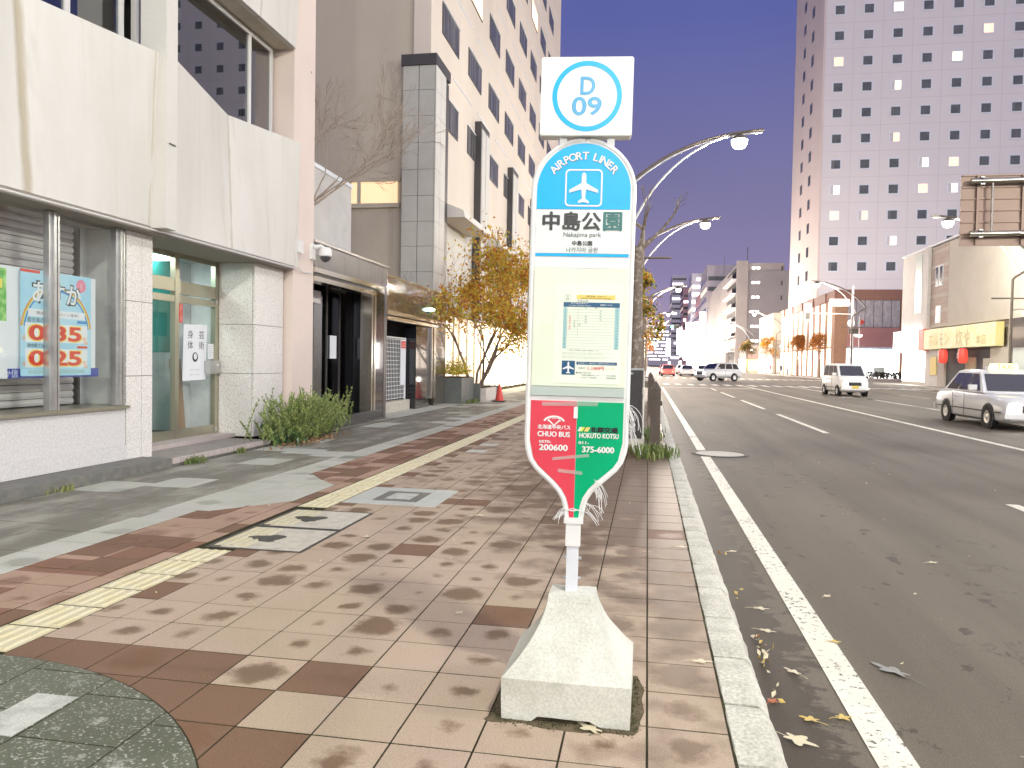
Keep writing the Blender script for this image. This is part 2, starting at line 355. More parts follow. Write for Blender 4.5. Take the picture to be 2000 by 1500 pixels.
line('centre_line', 8.9, 9.06, 98, 500); line('edge_line', .9, 1.05, 98, 500); line('edge_line', 18.2, 18.33, 98, 500)
# ---- pavement on the bus-stop side
walk = MB(); walk.box(-7.6, .345, -30, 64.2, -.4, -.0030); pav = walk.build('pavement', M_JOINT); tag(pav, kind='structure')
def slab_mesh(w, d, h=.011, bev=.0012):
    b = MB(); x, y = w / 2 - .0042, d / 2 - .0052
    b.hexa([(-x, -y, 0), (x, -y, 0), (x, y, 0), (-x, y, 0)], [(-x + .0, -y, h - bev), (x, -y, h - bev), (x, y, h - bev), (-x, y, h - bev)])
    b.f.pop(1); b.mi.pop(1)
    i = len(b.v); b.v += [(-x + bev, -y + bev, h), (x - bev, -y + bev, h), (x - bev, y - bev, h), (-x + bev, y - bev, h)]
    b.f += [[4, 5, i + 1, i], [5, 6, i + 2, i + 1], [6, 7, i + 3, i + 2], [7, 4, i, i + 3], [i, i + 1, i + 2, i + 3]]; b.mi += [0] * 5
    return b.mesh('paving_tile', M_TILE)
CIR = (-2.91, 1.244, 1.809)
def in_cir(x, y, m=0.): return (x - CIR[0]) ** 2 + (y - CIR[1]) ** 2 < (CIR[2] + m) ** 2
tiles = []                                  # (cx, cy, w, d, mat)
ND = 46.
def rows(q, y0, ymax):
    j = math.floor((1.5 - y0) / q)
    while y0 + q * j < ymax:
        yield j, y0 + q * j; j += 1
FORCE_DARK = {(5, 0), (3, 3)}
for j, y in rows(TQ, TY0, ND):
    yc = y + TQ / 2
    for k in range(11):
        x1 = TX0 - TP * k; x0 = max(x1 - TP, -2.925); xc = (x0 + x1) / 2
        if in_cir(xc, yc, -.32): continue
        if 5.13 < yc < 6.64 and xc < -2.44: continue
        m = M_TILE
        if in_cir(xc, yc, .34): m = M_TILE_D
        elif k == 10: m = M_TILE_D if (j % 3 == 0 or rnd.random() < .18) else M_TILE
        elif (k, j) in FORCE_DARK: m = M_TILE_D
        elif 7.03 < yc < 8.02 and -1.98 < xc < -1.6: m = M_TILE_D if j % 2 else M_TILE
        elif rnd.random() < .008: m = M_TILE_D
        if 11.45 < yc < 11.9 and k == 9 or 12.45 < yc < 12.9 and k == 9: m = M_PALE
        tiles.append((xc, yc, x1 - x0, TQ, m))
    if not in_cir(-3.31, yc, -.2): tiles.append((-3.3125, yc, .145, TQ, M_TILE_P if rnd.random() < .6 else M_TILE_D))
shared = {}; objs_t = []; rest = MB(); rest_m = [M_TILE, M_TILE_D, M_TILE_P, M_GREY, M_GREYD, M_PALE]
left_poly = []                              # clipped pieces left of the tactile line
def bx_left(y):
    """how far left the rosy field reaches at y"""
    if y < 6.2: return -4.0
    if y < 7.04: return -4.0 + (y - 6.2) * .76
    if y < 8.1: return -3.36
    if y < 8.57: return -3.46 - (y - 8.1) * .98
    return -3.92
for j, y in rows(TQ, TY0 + .1, ND):
    yc = y + TQ / 2
    for a, b in ((-3.695, -3.39), (-4.0, -3.695)):
        if in_cir((a + b) / 2, yc, -.3): continue
        xc = (a + b) / 2; lim = bx_left(yc)
        if 6.15 < yc < 8.7 and lim > a + .02:
            y1 = y + TQ; la, lb = bx_left(y + .001), bx_left(y1 - .001)
            nx, ny = 1, -(lb - la) / TQ; d = la + ny * y
            P = [(a + .003, y + .003), (b - .003, y + .003), (b - .003, y1 - .003), (a + .003, y1 - .003)]
            ros = clip_half(P, -nx, -ny, -d - .004); gr = clip_half(P, nx, ny, d - .004)
            if len(ros) > 2: left_poly.append((ros, M_TILE_P if rnd.random() < .5 else M_TILE_D))
            if len(gr) > 2: left_poly.append((gr, M_GREY))
        else:
            dark = b < -3.6 and y < 6.2 and rnd.random() < .55 or rnd.random() < .22
            tiles.append((xc, yc, b - a, TQ, M_TILE_D if dark else M_TILE_P))
    if y > -1: tiles.append((-4.175, yc, .35, TQ, M_GREY))
for i, (a, b) in enumerate(((-4.78, -4.35), (-5.3, -4.78), (-5.86, -5.3))):
    for j, y in rows(.62, 1.0 + .2 * i, ND):
        tiles.append(((a + b) / 2, y + .31, b - a, .62, M_GREYD if rnd.random() < .85 else M_GREY))
for i, a in enumerate((-6.5, -7.1)):
    for j, y in rows(.62, 1.0 + .2 * i, ND):
        if y > 13.6: tiles.append((a + .3, y + .31, .6, .62, M_GREYD if y < 17.2 else M_GREY))
vis = [t for t in tiles if in_frame((t[0], t[1], 0))]
vis.sort(key=lambda t: t[2] * t[3] / max(t[1], .5) ** 3, reverse=True)
near = set(id(t) for t in vis[:255])
for t in tiles:
    xc, yc, w, d, m = t
    if id(t) in near:
        k = (round(w, 3), round(d, 3))
        if k not in shared: shared[k] = slab_mesh(*k)
        o = piece('paving_tile', shared[k], m, pav, (xc, yc, -.012 + rnd.uniform(0, .0016)), (rnd.gauss(0, .0016), rnd.gauss(0, .0016), 0))
    else:
        rest.cur = rest_m.index(m); dz = rnd.uniform(0, .0015)
        rest.box(xc - w / 2 + .0045, xc + w / 2 - .0045, yc - d / 2 + .005, yc + d / 2 - .005, -.0121, -.001 + dz); rest.cur = 0
for P, m in left_poly: MB().prism(P, -.012, -.0005).build('paving_tile', m, pav)
rest.build('distant_paving', rest_m, pav, kind='stuff')
# olive granite disc let into the paving
cpoly = [(CIR[0] + CIR[2] * math.cos(a * math.pi / 60), CIR[1] + CIR[2] * math.sin(a * math.pi / 60)) for a in range(120)]
def clip_cir(P):
    for i in range(120):
        x0, y0 = cpoly[i - 1]; x1, y1 = cpoly[i]; nx, ny = (y1 - y0), -(x1 - x0); L = math.hypot(nx, ny)
        P = clip_half(P, nx / L, ny / L, (nx * x0 + ny * y0) / L)
        if len(P) < 3: return []
    return P
MB().prism([(CIR[0] + (x - CIR[0]) * 1.004, CIR[1] + (y - CIR[1]) * 1.004) for x, y in cpoly], -.011, .0022).build('disc_bed', M_JOINT, pav)
for i in range(10):
    x1 = -1.207 - i * .411 + .2; x0 = x1 - .411
    for jj in range(7):
        y0 = .6 + jj * .362 + (.18 if i % 2 else 0); P = clip_cir([(x0 + .004, y0 + .004), (x1 - .004, y0 + .004), (x1 - .004, y0 + .358), (x0 + .004, y0 + .358)])
        if len(P) < 3 or not in_frame((x1, y0 + .3, 0), 300): continue
        m = M_OLIVE
        MB().prism(P, .001, .0042 + rnd.uniform(0, .001)).build('disc_stone', m, pav)
MB().prism([(-2.44, 2.40), (-2.25, 2.40), (-2.25, 2.735), (-2.44, 2.735)], .003, .0062).build('pale_inset_stone', M_PALE, pav)
# ornamental square
M_ORN = mat('ornament_pale_stone', (.50, .52, .48), .5, 0, (.44, .46, .42), 5.)
for (a, b, c, d, m) in ((-2.91, -2.68, 7.05, 8.0, M_ORN), (-2.21, -1.965, 7.05, 8.0, M_ORN), (-2.675, -2.215, 7.05, 7.24, M_ORN), (-2.675, -2.215, 7.8, 8.0, M_ORN),
                        (-2.675, -2.58, 7.245, 7.795, M_DARKST), (-2.31, -2.215, 7.245, 7.795, M_DARKST), (-2.575, -2.315, 7.245, 7.345, M_DARKST), (-2.575, -2.315, 7.70, 7.795, M_DARKST), (-2.575, -2.315, 7.35, 7.695, M_PALE)):
    MB().box(a + .003, b - .003, c + .003, d - .003, -.012, 0.0035 if m is not M_PALE else .005).build('ornament_stone', m, pav)
# tactile paving
tb = MB(); tb.box(-.148, .148, -.16, .16, 0, .010)
for k in range(4):
    xk = -.105 + k * .07; tb.hexa([(xk - .019, -.145, .010), (xk + .019, -.145, .010), (xk + .019, .145, .010), (xk - .019, .145, .010)], [(xk - .010, -.138, .019), (xk + .010, -.138, .019), (xk + .010, .138, .019), (xk - .010, .138, .019)])
tme = tb.mesh('tactile_block', M_YEL); far_t = MB(); nt = 0
for j in range(-6, 105):
    yc = 3.26 + .333 * j
    if in_cir(-3.08, yc, .02) or 5.08 < yc < 6.7: continue
    if nt < 45: piece('tactile_block', tme, None, pav, (-3.08, yc, -.012)); nt += 1
    else: far_t.box(-3.228, -2.932, yc - .16, yc + .16, -.012, 0.002); [far_t.box(-3.19 + k * .07, -3.165 + k * .07, yc - .14, yc + .14, .002, .006) for k in range(4)]
far_t.build('distant_tactile_strip', M_YEL, pav, kind='stuff')
# two access covers
def cover(y0, y1, label):
    t = thing('access_cover', (-2.8, (y0 + y1) / 2, 0), label, 'cover', 'access covers in the tactile line')
    f = MB(); X0, X1 = -3.175, -2.42
    for d in ((X0, X0 + .025, y0, y1), (X1 - .025, X1, y0, y1), (X0 + .026, X1 - .026, y0, y0 + .022), (X0 + .026, X1 - .026, y1 - .022, y1)): f.box(*d, -.012, .004)
    f.build('frame', M_IRON, t); box('plate', M_CONC, t, X0 + .03, X1 - .03, y0 + .027, y1 - .027, -.012, .0035)
    for k in range(4): box('tactile_bar', M_YEL, t, X0 + .045 + k * .068, X0 + .083 + k * .068, y0 + .05, y1 - .05, .0036, .0085)
    h = MB(); c = (-2.86, (y0 + y1) / 2 - .02); pts = []
    for a in range(22):
        an = a * 2 * math.pi / 22; rr = .095 * (1 + .25 * math.sin(3 * an + y0) + .16 * rnd.uniform(-1, 1)); pts.append((c[0] + 1.25 * rr * math.cos(an), c[1] + rr * math.sin(an)))
    h.prism(pts, .0037, .0095).build('asphalt_patch', M_IRON, t); box('lifting_slot', M_IRON, t, X0 + .035, X0 + .1, y0 + .03, y0 + .06, .0036, .006)
cover(5.135, 5.865, 'concrete access cover with yellow ridges and dark patch, the nearer of two')
cover(5.885, 6.62, 'concrete access cover with yellow ridges and dark patch, the farther of two')
# ---- kerb of rough granite blocks
kerb = thing('kerb', (.42, 0, -.12), None, None); del_keys = [k for k in kerb.keys()]; tag(kerb, kind='structure')
kr = random.Random(3); y = 1.15; i = 0
def kerb_block(y0, y1):
    b = MB(); n = 6; prof = [(.338, -.12), (.338, -.006), (.345, .002), (.43, .004), (.487, .0), (.508, -.018), (.535, -.06), (.56, RZ - .02)]
    ph = kr.uniform(0, 50); vs = []; m = len(prof)
    for a in range(n + 1):
        yy = y0 + (y1 - y0) * a / n + (0 if 0 < a < n else 0)
        for q, (x, z) in enumerate(prof):
            w = noise.noise(Vector((ph, yy * 7, q * .8))); e = .006 if q < 4 else .018
            inset = .022 if a in (0, n) else 0
            vs.append((x + (w * e if q > 2 else 0), yy, z + w * .004 - (inset * .6 if 0 < q < m - 1 else 0)))
    fs = [(a * m + q, (a + 1) * m + q, (a + 1) * m + q + 1, a * m + q + 1) for a in range(n) for q in range(m - 1)]
    fs += [tuple(range(m)), tuple(range(n * m, n * m + m))]
    return b.add(vs, fs)
while y < 34:
    L = kr.uniform(.5, .6); kerb_block(y + .009, y + L - .009).build('kerb_stone', M_KERB, kerb, smooth=True); y += L
MB().prism([(.338, -.12), (.338, .001), (.49, .001), (.53, -.05), (.56, RZ - .02)], y, 64.2, 'y').build('kerb_run', M_KERB, kerb)
MB().prism([(.338, -.12), (.338, .001), (.49, .001), (.53, -.05), (.56, RZ - .02)], -30, 1.14, 'y').build('kerb_run', M_KERB, kerb)
# pavements elsewhere
M_PAVF = mat('far_paving', (.30, .25, .22), .7, 0, (.36, .32, .29), 1.2)
for nm, d in (('far_pavement', (21.4, 60, -60, 78)), ('far_pavement', (21.4, 60, 98.7, 700)), ('far_pavement', (-30, .44, 86.2, 700))):
    tag(MB().box(d[0], d[1], d[2], d[3], -.4, .0).build(nm, M_PAVF), kind='structure')
fk = MB().box(21.15, 21.39, -60, 77.9, RZ - .05, .012); fk.box(21.15, 21.39, 98.8, 500, RZ - .05, .012); fk.box(.441, .62, 86.3, 500, RZ - .05, .012)
tag(fk.build('far_kerb', M_KERB), kind='structure')
# manhole cover in the lane edge
mh = thing('manhole_cover', (1.25, 13.5, RZ), 'round pale manhole cover set across the white edge line of the road', 'manhole')
MB().lathe([(0, .012), (.40, .012), (.405, .006), (.405, 0)], (1.25, 13.5, RZ), 40).build('lid', mat('pale_lid', (.60, .57, .48), .7, 0, (.50, .47, .40), 20.), mh)
MB().lathe([(.412, 0), (.415, .016), (.46, .016), (.48, 0)], (1.25, 13.5, RZ), 40).build('ring', M_IRON, mh)
# ================================================================== BUS STOP SIGN
M_SWHITE = mat('sign_white_enamel', (.80, .80, .78), .3, 0, (.74, .74, .70), 6., spec=.3)
M_CYAN = mat('sign_cyan', (.0, .42, .80), .30, 0, spec=.25)
M_NAVY = mat('sign_navy', (.01, .09, .19), .3)
M_TEAL = mat('sign_teal_ink', (.005, .13, .12), .35)
M_INK = mat('sign_black_ink', (.012, .014, .016), .35)
M_RED = mat('sign_red', (.72, .07, .10), .28, 0, (.66, .06, .09), 3., spec=.25)
M_GREEN = mat('sign_green', (.0, .40, .17), .28, 0, (.0, .36, .15), 3., spec=.25)
M_PLATEW = mat('sign_face_white', (.73, .78, .75), .2, spec=.25)
M_CASE = mat('timetable_case_cream', (.72, .79, .60), .35, 0, (.76, .82, .68), 5., spec=.25)
M_SHEET = mat('timetable_paper', (.76, .83, .68), .6, 0, (.78, .84, .72), 4.)
M_PALEBLUE = mat('timetable_pale_blue', (.36, .58, .58), .6)
M_YELLOWP = mat('print_yellow', (.80, .62, .16), .6)
M_PINKP = mat('print_red', (.75, .16, .14), .6)
M_GREYP = mat('print_grey', (.30, .33, .28), .6)
M_GREYSTRIP = mat('case_grey_rail', (.45, .52, .47), .4)
M_LIME = mat('logo_lime', (.60, .78, .10), .4)
M_BASE = mat('sign_base_concrete', (.60, .60, .53), .88, 0, (.48, .475, .40), 5., .45, .72, .4, 110., .003, fine=.12)
M_POLE = mat('sign_pole_paint', (.70, .72, .75), .4, 0, (.60, .62, .66), 9.)
bus = thing('bus_stop_sign', (-.286, 3.17, 0), 'white round-topped bus stop sign with red and green foot on a concrete base', 'bus stop')
# concrete foot: square block with a notch, flaring pyramid above
fb = MB(); cx, cy = -.286, 3.175; w = .25
prof = [(.25, 0.0), (.252, .163), (.246, .168), (.186, .225), (.140, .30), (.108, .39), (.094, .452), (.088, .458)]
def ring(r, z, rear=1.0): return [(cx - r, cy - r, z), (cx + r, cy - r, z), (cx + r, cy + r * rear, z), (cx - r, cy + r * rear, z)]
# front and back walls with the notch
for s in (-1, 1):
    y = cy + s * .25; P = [(cx - .25, 0), (cx - .135, .0), (cx - .105, .022), (cx + .095, .022), (cx + .14, .0), (cx + .25, 0), (cx + .252, .163), (cx - .252, .163)]
    fb.add([(p[0], y, p[1]) for p in P], [tuple(range(8))])
for s in (-1, 1):
    x = cx + s * .25; fb.add([(x, cy - .25, 0), (x, cy + .25, 0), (x + s * .002, cy + .25, .163), (x + s * .002, cy - .25, .163)], [(0, 1, 2, 3)])
fb.quad((cx - .25, cy - .25, .022), (cx + .25, cy - .25, .022), (cx + .25, cy + .25, .022), (cx - .25, cy + .25, .022))
# four flanks: front/back planar slope, sides concave
front_prof = [(.25, .163), (.244, .170), (.13, .36), (.094, .415), (.078, .452)]
N = 10
def rr(z):      # half-width of the concave silhouette
    t = max(0, min(1, (z - .17) / (.45 - .17))); return .093 + (.244 - .093) * (1 - t) ** 1.75
def rf(z):      # half-depth, straighter
    t = max(0, min(1, (z - .17) / (.45 - .17))); return .075 + (.244 - .075) * (1 - t) ** 1.25
zs = [.163, .17] + [.17 + .28 * (k + 1) / N for k in range(N)]
rings = []
for q, z in enumerate(zs):
    a = .251 if q == 0 else rr(z); b = .25 if q == 0 else rf(z); rings.append([(cx - a, cy - b, z), (cx + a, cy - b, z), (cx + a, cy + b, z), (cx - a, cy + b, z)])
for q in range(len(zs) - 1): fb.add(rings[q] + rings[q + 1], [(0, 1, 5, 4), (1, 2, 6, 5), (2, 3, 7, 6), (3, 0, 4, 7)])
fb.add(rings[-1], [(0, 1, 2, 3)])
fbo = fb.build('concrete_base', M_BASE, bus)
bm = bmesh.new(); bm.from_mesh(fbo.data); bmesh.ops.remove_doubles(bm, verts=bm.verts, dist=.002)
bmesh.ops.subdivide_edges(bm, edges=[e for e in bm.edges if e.calc_length() > .12], cuts=3, use_grid_fill=True)
for v in bm.verts:
    n_ = noise.noise(v.co * 9) * .0016 + noise.noise(v.co * 40) * .0008; v.co += Vector((n_, n_, n_))
    if v.co.z < .03: v.co += Vector((noise.noise(v.co * 33), noise.noise(v.co * 31 + Vector((5, 0, 0))), .6 * noise.noise(v.co * 45))) * .004
bm.to_mesh(fbo.data); bm.free()
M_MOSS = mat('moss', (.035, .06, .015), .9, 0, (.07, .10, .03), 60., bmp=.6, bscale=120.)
# sign frame of reference: u to the right, y towards the back, z up; turned a little and leaning a little
SX = Matrix.Translation((-.2985, 3.19, 0)) @ Matrix.Rotation(R(.62), 4, 'Y') @ Matrix.Rotation(R(4.6), 4, 'Z')
def sb(mb, name, m, parent=bus, **k): return mb.build(name, m, parent, xf=SX, **k)
sb(MB().box(-.025, .025, -.025, .025, .40, .66), 'pole', M_POLE, smooth=False)
sl = sb(MB().box(-.031, .031, -.031, .031, .64, .748), 'sleeve', M_SWHITE); sb(MB().box(-.040, .040, -.036, .036, .735, .756), 'sleeve_collar', M_SWHITE, sl)
for z in (.50, .585):
    for s in (-1, 1): sb(MB().lathe([(0, 0), (.007, 0), (.007, .012), (0, .012)], (s * .0255 if s > 0 else -.0375, 0, z), 6, 'x'), 'bolt', M_STEEL)
def outline(k=1., inset=0.):
    r = .2045 - inset; P = [(r * math.cos(a), 2.108 + r * math.sin(a)) for a in [math.pi * i / 28 for i in range(29)]]
    lf = [(-.2045, 1.075), (-.200, 1.035), (-.187, .995), (-.165, .962), (-.128, .928), (-.095, .899), (-.066, .868), (-.046, .835), (-.036, .80), (-.032, .75)]
    L = []
    for i, (x, z) in enumerate(lf):
        a = lf[max(i - 1, 0)]; b = lf[min(i + 1, len(lf) - 1)]; tx, tz = b[0] - a[0], b[1] - a[1]; q = math.hypot(tx, tz); L.append((x - tz / q * inset * 1 if False else x + (-tz) / q * inset, z + tx / q * inset))
    return P + L + [(-x, z) for x, z in L[::-1]]
OUT = outline(); INN = outline(inset=.013)
plate = sb(MB().prism(OUT, -.012, .012, 'y'), 'plate', M_SWHITE)
fr = MB(); OC = OUT + [OUT[0], OUT[1]]; fr.tube([(x, -.004, z) for x, z in OC], .0115, 8); fr.tube([(x, .004, z) for x, z in OC], .0115, 8)
sb(fr, 'frame', M_SWHITE, plate, smooth=True)
def face(poly, name, m, y, parent=plate): return sb(MB().prism(poly, y, y + .0012, 'y'), name, m, parent)
top = [p for p in INN if p[1] > 2.03]
arc = [(.1915 * math.cos(a), 2.108 + .1915 * math.sin(a)) for a in [math.pi * i / 36 for i in range(37)]]
face(arc + [(-.1915, 2.031), (.1915, 2.031)], 'blue_head', M_CYAN, -.0145)
face([(-.1915, 1.851), (.1915, 1.851), (.1915, 2.029), (-.1915, 2.029)], 'name_panel', M_PLATEW, -.0145)
face([(-.1915, 1.838), (.1915, 1.838), (.1915, 1.849), (-.1915, 1.849)], 'blue_rule', M_CYAN, -.0145)
face([(-.1915, 1.790), (.1915, 1.790), (.1915, 1.824), (-.1915, 1.824)], 'white_strip', M_PLATEW, -.0145)
case = sb(MB().box(-.1915, .1915, -.019, -.0125, 1.302, 1.787), 'timetable_case', M_CASE, plate)
sb(MB().box(-.1915, .1915, -.021, -.0125, 1.262, 1.298), 'case_rail', M_GREYSTRIP, plate)
low = [p for p in INN if p[1] < 1.07]; lowL = [p for p in low if p[0] < 0]; lowR = [p for p in low if p[0] > 0]
face([(-.001, 1.240), (-.1915, 1.240), (-.1915, 1.075)] + lowL[1:] + [(-.001, .75)], 'red_field', M_RED, -.0145)
face([(.001, .75)] + [p for p in lowR[:-1]] + [(.1915, 1.075), (.1915, 1.240), (.001, 1.240)], 'green_field', M_GREEN, -.0145)
def letters(parts, name, m, y=-.0165, parent=plate):
    for a in parts: b = MB(); text(b, *a[:3], y, **a[3]); sb(b, name, m, parent)
# AIRPORT LINER on the arc (shadowed white letters)
for dx, dz, yy, m in ((.0022, -.0022, -.0152, M_NAVY), (0, 0, -.0165, M_SWHITE)):
    b = MB(); s = 'AIRPORT LINER'; widths = {'I': .45, ' ': .65}; tot = sum(widths.get(c, 1.) for c in s); acc = 0; RA, ZC = .163, 2.086
    for c in s:
        wd = widths.get(c, 1.); t = (acc + wd / 2) / tot; acc += wd
        if c == ' ': continue
        an = R(144 - 108 * t); text(b, c, RA * math.cos(an) * 1.0 + dx, ZC + RA * math.sin(an) + dz, yy, height=.030, bold=.0009, rot=an - math.pi / 2)
    sb(b, 'lettering', m, plate)
# aeroplane in a rounded square
def rsq(cx, cz, w, r, n=6):
    P = []
    for qx, qz, a0 in ((1, 1, 0), (-1, 1, 90), (-1, -1, 180), (1, -1, 270)):
        for i in range(n + 1): a = R(a0 + 90 * i / n); P.append((cx + qx * (w / 2 - r) + r * math.cos(a), cz + qz * (w / 2 - r) + r * math.sin(a)))
    return P
def ring2(b, P, Q, y):
    n = len(P); b.add([(p[0], y, p[1]) for p in P] + [(p[0], y, p[1]) for p in Q], [(i, (i + 1) % n, n + (i + 1) % n, n + i) for i in range(n)])
b = MB(); ring2(b, rsq(0, 2.118, .152, .018), rsq(0, 2.118, .140, .013), -.0162); sb(b, 'pictogram_frame', M_SWHITE, plate)
def plane_poly(cx, cz, s):
    h = [(0, .5), (.055, .46), (.07, .40), (.075, .16), (.46, -.06), (.46, -.15), (.075, -.04), (.05, -.33), (.17, -.42), (.17, -.485), (0, -.44)]
    P = h + [(-x, z) for x, z in h[-2:0:-1]]; return [(cx + x * s, cz + z * s) for x, z in P]
sb(MB().prism(plane_poly(0, 2.117, .128), -.0172, -.0162, 'y'), 'aeroplane', M_SWHITE, plate)
letters([('中島公', -.045, 1.982, dict(width=.236, height=.074, bold=.0032))], 'lettering', M_INK)
letters([('園', .122, 1.982, dict(width=.072, height=.074, bold=.0032))], 'lettering', M_TEAL)
letters([('Nakajima park', 0.0, 1.924, dict(width=.155)), ('中島公園', 0, 1.892, dict(width=.082, bold=.0007)), ('나카지마 공원', 0, 1.865, dict(width=.128))], 'lettering', M_INK)
# timetable sheet
sheet = sb(MB().box(-.105, .172, -.0205, -.0192, 1.315, 1.725), 'timetable_sheet', M_SHEET, plate)
Y1, Y2, Y3 = -.0212, -.0220, -.0228
def sq(x0, x1, z0, z1, y=Y1): return MB().box(x0, x1, y, y + .0005, z0, z1)
sb(sq(-.015, .143, 1.662, 1.680), 'yellow_heading', M_YELLOWP, plate)
sb(sq(-.068, .162, 1.630, 1.649), 'blue_heading', M_NAVY, plate)
sb(sq(-.068, -.053, 1.458, 1.628), 'hour_column', M_PALEBLUE, plate); sb(sq(.143, .162, 1.458, 1.628), 'hour_column', M_PALEBLUE, plate)
b = MB()
for k in range(15): b.box(-.052, .142, Y1, Y1 + .0005, 1.458 + .0115 * k, 1.4586 + .0115 * k)
for x in (-.052, -.008): b.box(x, x + .0007, Y1, Y1 + .0005, 1.506, 1.627)
sb(b, 'table_rules', M_GREYP, plate)
sb(sq(-.068, -.014, 1.350, 1.408), 'blue_square', M_NAVY, plate); sb(MB().prism(plane_poly(-.041, 1.379, .05), Y2, Y2 + .0005, 'y'), 'aeroplane', M_SWHITE, plate)
sb(sq(-.008, .158, 1.393, 1.405), 'blue_heading', M_NAVY, plate)
ringp = MB(); ring2(ringp, [(-.052 + .0155 * math.cos(a), 1.668 + .0155 * math.sin(a)) for a in [i * math.pi / 16 for i in range(32)]], [(-.052 + .0145 * math.cos(a), 1.668 + .0145 * math.sin(a)) for a in [i * math.pi / 16 for i in range(32)]], Y1)
sb(ringp, 'stop_code_ring', M_GREYP, plate)
letters([('D', -.052, 1.674, dict(height=.008)), ('09', -.052, 1.662, dict(height=.008)), ('北都交通・中央バス', .064, 1.675, dict(width=.085, height=.006)), ('AIRPORT LIMOUSINE BUS TIMETABLE', .064, 1.6665, dict(width=.125, height=.004)),
         ('中島公園', .01, 1.655, dict(width=.045, height=.006)), ('平日 土曜日 日祝 共通ダイヤ', .02, 1.4515, dict(width=.12, height=.005)), ('■お問い合わせ先', .022, 1.360, dict(width=.06, height=.006)),
         ('北都交通案内センター', .054, 1.350, dict(width=.08, height=.005)), ('中央バス営業所', .045, 1.340, dict(width=.065, height=.005)), ('375-6000', .135, 1.350, dict(width=.04, height=.005)), ('200600', .135, 1.340, dict(width=.04, height=.005)), ('空港まで', .016, 1.379, dict(width=.03, height=.007))], 'lettering', M_INK, Y2)
letters([('運休期間のご案内', -.0405, 1.565, dict(height=.007, rot=-math.pi / 2))], 'lettering', M_PINKP, Y2)
letters([('中島公園駅', -.0215, 1.56, dict(height=.006, rot=-math.pi / 2))], 'lettering', M_GREYP, Y2)
letters([('1,100円', .072, 1.379, dict(width=.065, height=.014, bold=.0006))], 'lettering', M_PINKP, Y2)
letters([('(大人片道)', .13, 1.379, dict(width=.04, height=.007))], 'lettering', M_YELLOWP, Y2)
letters([('新千歳空港ゆき', -.002, 1.6445, dict(width=.07, height=.006)), ('To New Chitose Airport', .0, 1.635, dict(width=.09, height=.006)), ('国際線ターミナル', .108, 1.6395, dict(width=.05, height=.008)), ('空港連絡バス・乗車券はバス車内でお求めください', .075, 1.399, dict(width=.155, height=.006))], 'lettering', M_SWHITE, Y2)
b = MB()
for k in range(15):
    z = 1.465 + .0115 * k; text(b, str(21 - k), -.0605, z, Y2, height=.006); text(b, str(21 - k), .1525, z, Y2, height=.006)
for k, (x, z) in enumerate(((.025, 1.627), (.066, 1.627), (.085, 1.614), (.085, 1.602), (.085, 1.591), (.085, 1.579), (.025, 1.591), (.025, 1.579), (.025, 1.568), (.0, 1.557))): text(b, ('15', '40', '10', '25', '25', '25', '05', '05', '20', '35')[k], x, z, Y2, height=.006)
sb(b, 'lettering', M_TEAL, plate)
b = MB()
for k, (z, w_) in enumerate(((1.441, .215), (1.435, .17), (1.425, .21), (1.4195, .18))):
    text(b, '※' + '道路状況により遅れる場合がございます予めご了承ください' * 2, -.068 + w_ / 2, z, Y2, width=w_, height=.0036)
sb(b, 'lettering', M_GREYP, plate)
# red and green foot
letters([('CHUO BUS', -.093, 1.1015, dict(width=.133, height=.021, bold=.0012)), ('北海道中央バス', -.093, 1.131, dict(width=.135, height=.018, bold=.0008)), ('0570-', -.128, 1.069, dict(width=.05, height=.011, bold=.0008)), ('200600', -.093, 1.0455, dict(width=.117, height=.024, bold=.0016)),
         ('HOKUTO KOTSU', .094, 1.1005, dict(width=.160, height=.020, bold=.0009)), ('011-', .032, 1.070, dict(width=.042, height=.011, bold=.0008)), ('375-6000', .092, 1.043, dict(width=.130, height=.024, bold=.0016))], 'lettering', M_SWHITE)
letters([('北都交通', .114, 1.126, dict(width=.112, height=.021, bold=.0018))], 'lettering', M_INK)
lg = MB(); yy = -.0162
def band(r0, r1, a0, a1, cx, cz, n=14):
    P = [(cx + r0 * math.cos(R(a0 + (a1 - a0) * i / n)), cz + r0 * .62 * math.sin(R(a0 + (a1 - a0) * i / n))) for i in range(n + 1)]; Q = [(cx + r1 * math.cos(R(a0 + (a1 - a0) * i / n)), cz + r1 * .62 * math.sin(R(a0 + (a1 - a0) * i / n))) for i in range(n + 1)]
    lg.add([(p[0], yy, p[1]) for p in P + Q], [(i, i + 1, n + 2 + i, n + 1 + i) for i in range(n)])
band(.046, .036, 12, 168, -.093, 1.150); band(.020, .016, 40, 200, -.100, 1.158); band(.020, .016, -20, 140, -.086, 1.158)
lg.add([(-.117, yy, 1.157), (-.112, yy, 1.160), (-.091, yy, 1.139), (-.093, yy, 1.134)], [(0, 1, 2, 3)]); lg.add([(-.069, yy, 1.157), (-.074, yy, 1.160), (-.095, yy, 1.139), (-.093, yy, 1.134)], [(0, 1, 2, 3)])
sb(lg, 'company_emblem', M_SWHITE, plate)
for q, (x0, x1, m) in enumerate(((.005, .020, M_SWHITE), (.014, .030, M_LIME), (.027, .034, M_INK), (.031, .052, M_YELLOWP))):
    sb(MB().add([(x0, -.0160 - .0002 * q, 1.117), (x1 - .004, -.0160 - .0002 * q, 1.117), (x1 + .006, -.0160 - .0002 * q, 1.135), (x0 + .010, -.0160 - .0002 * q, 1.135)], [(0, 1, 2, 3)]), 'logo_stripe', m, plate)
M_TAPE = mat('clear_tape', (.62, .66, .60), .25); M_TAPE.node_tree.nodes['Principled BSDF'].inputs['Alpha'].default_value = .42
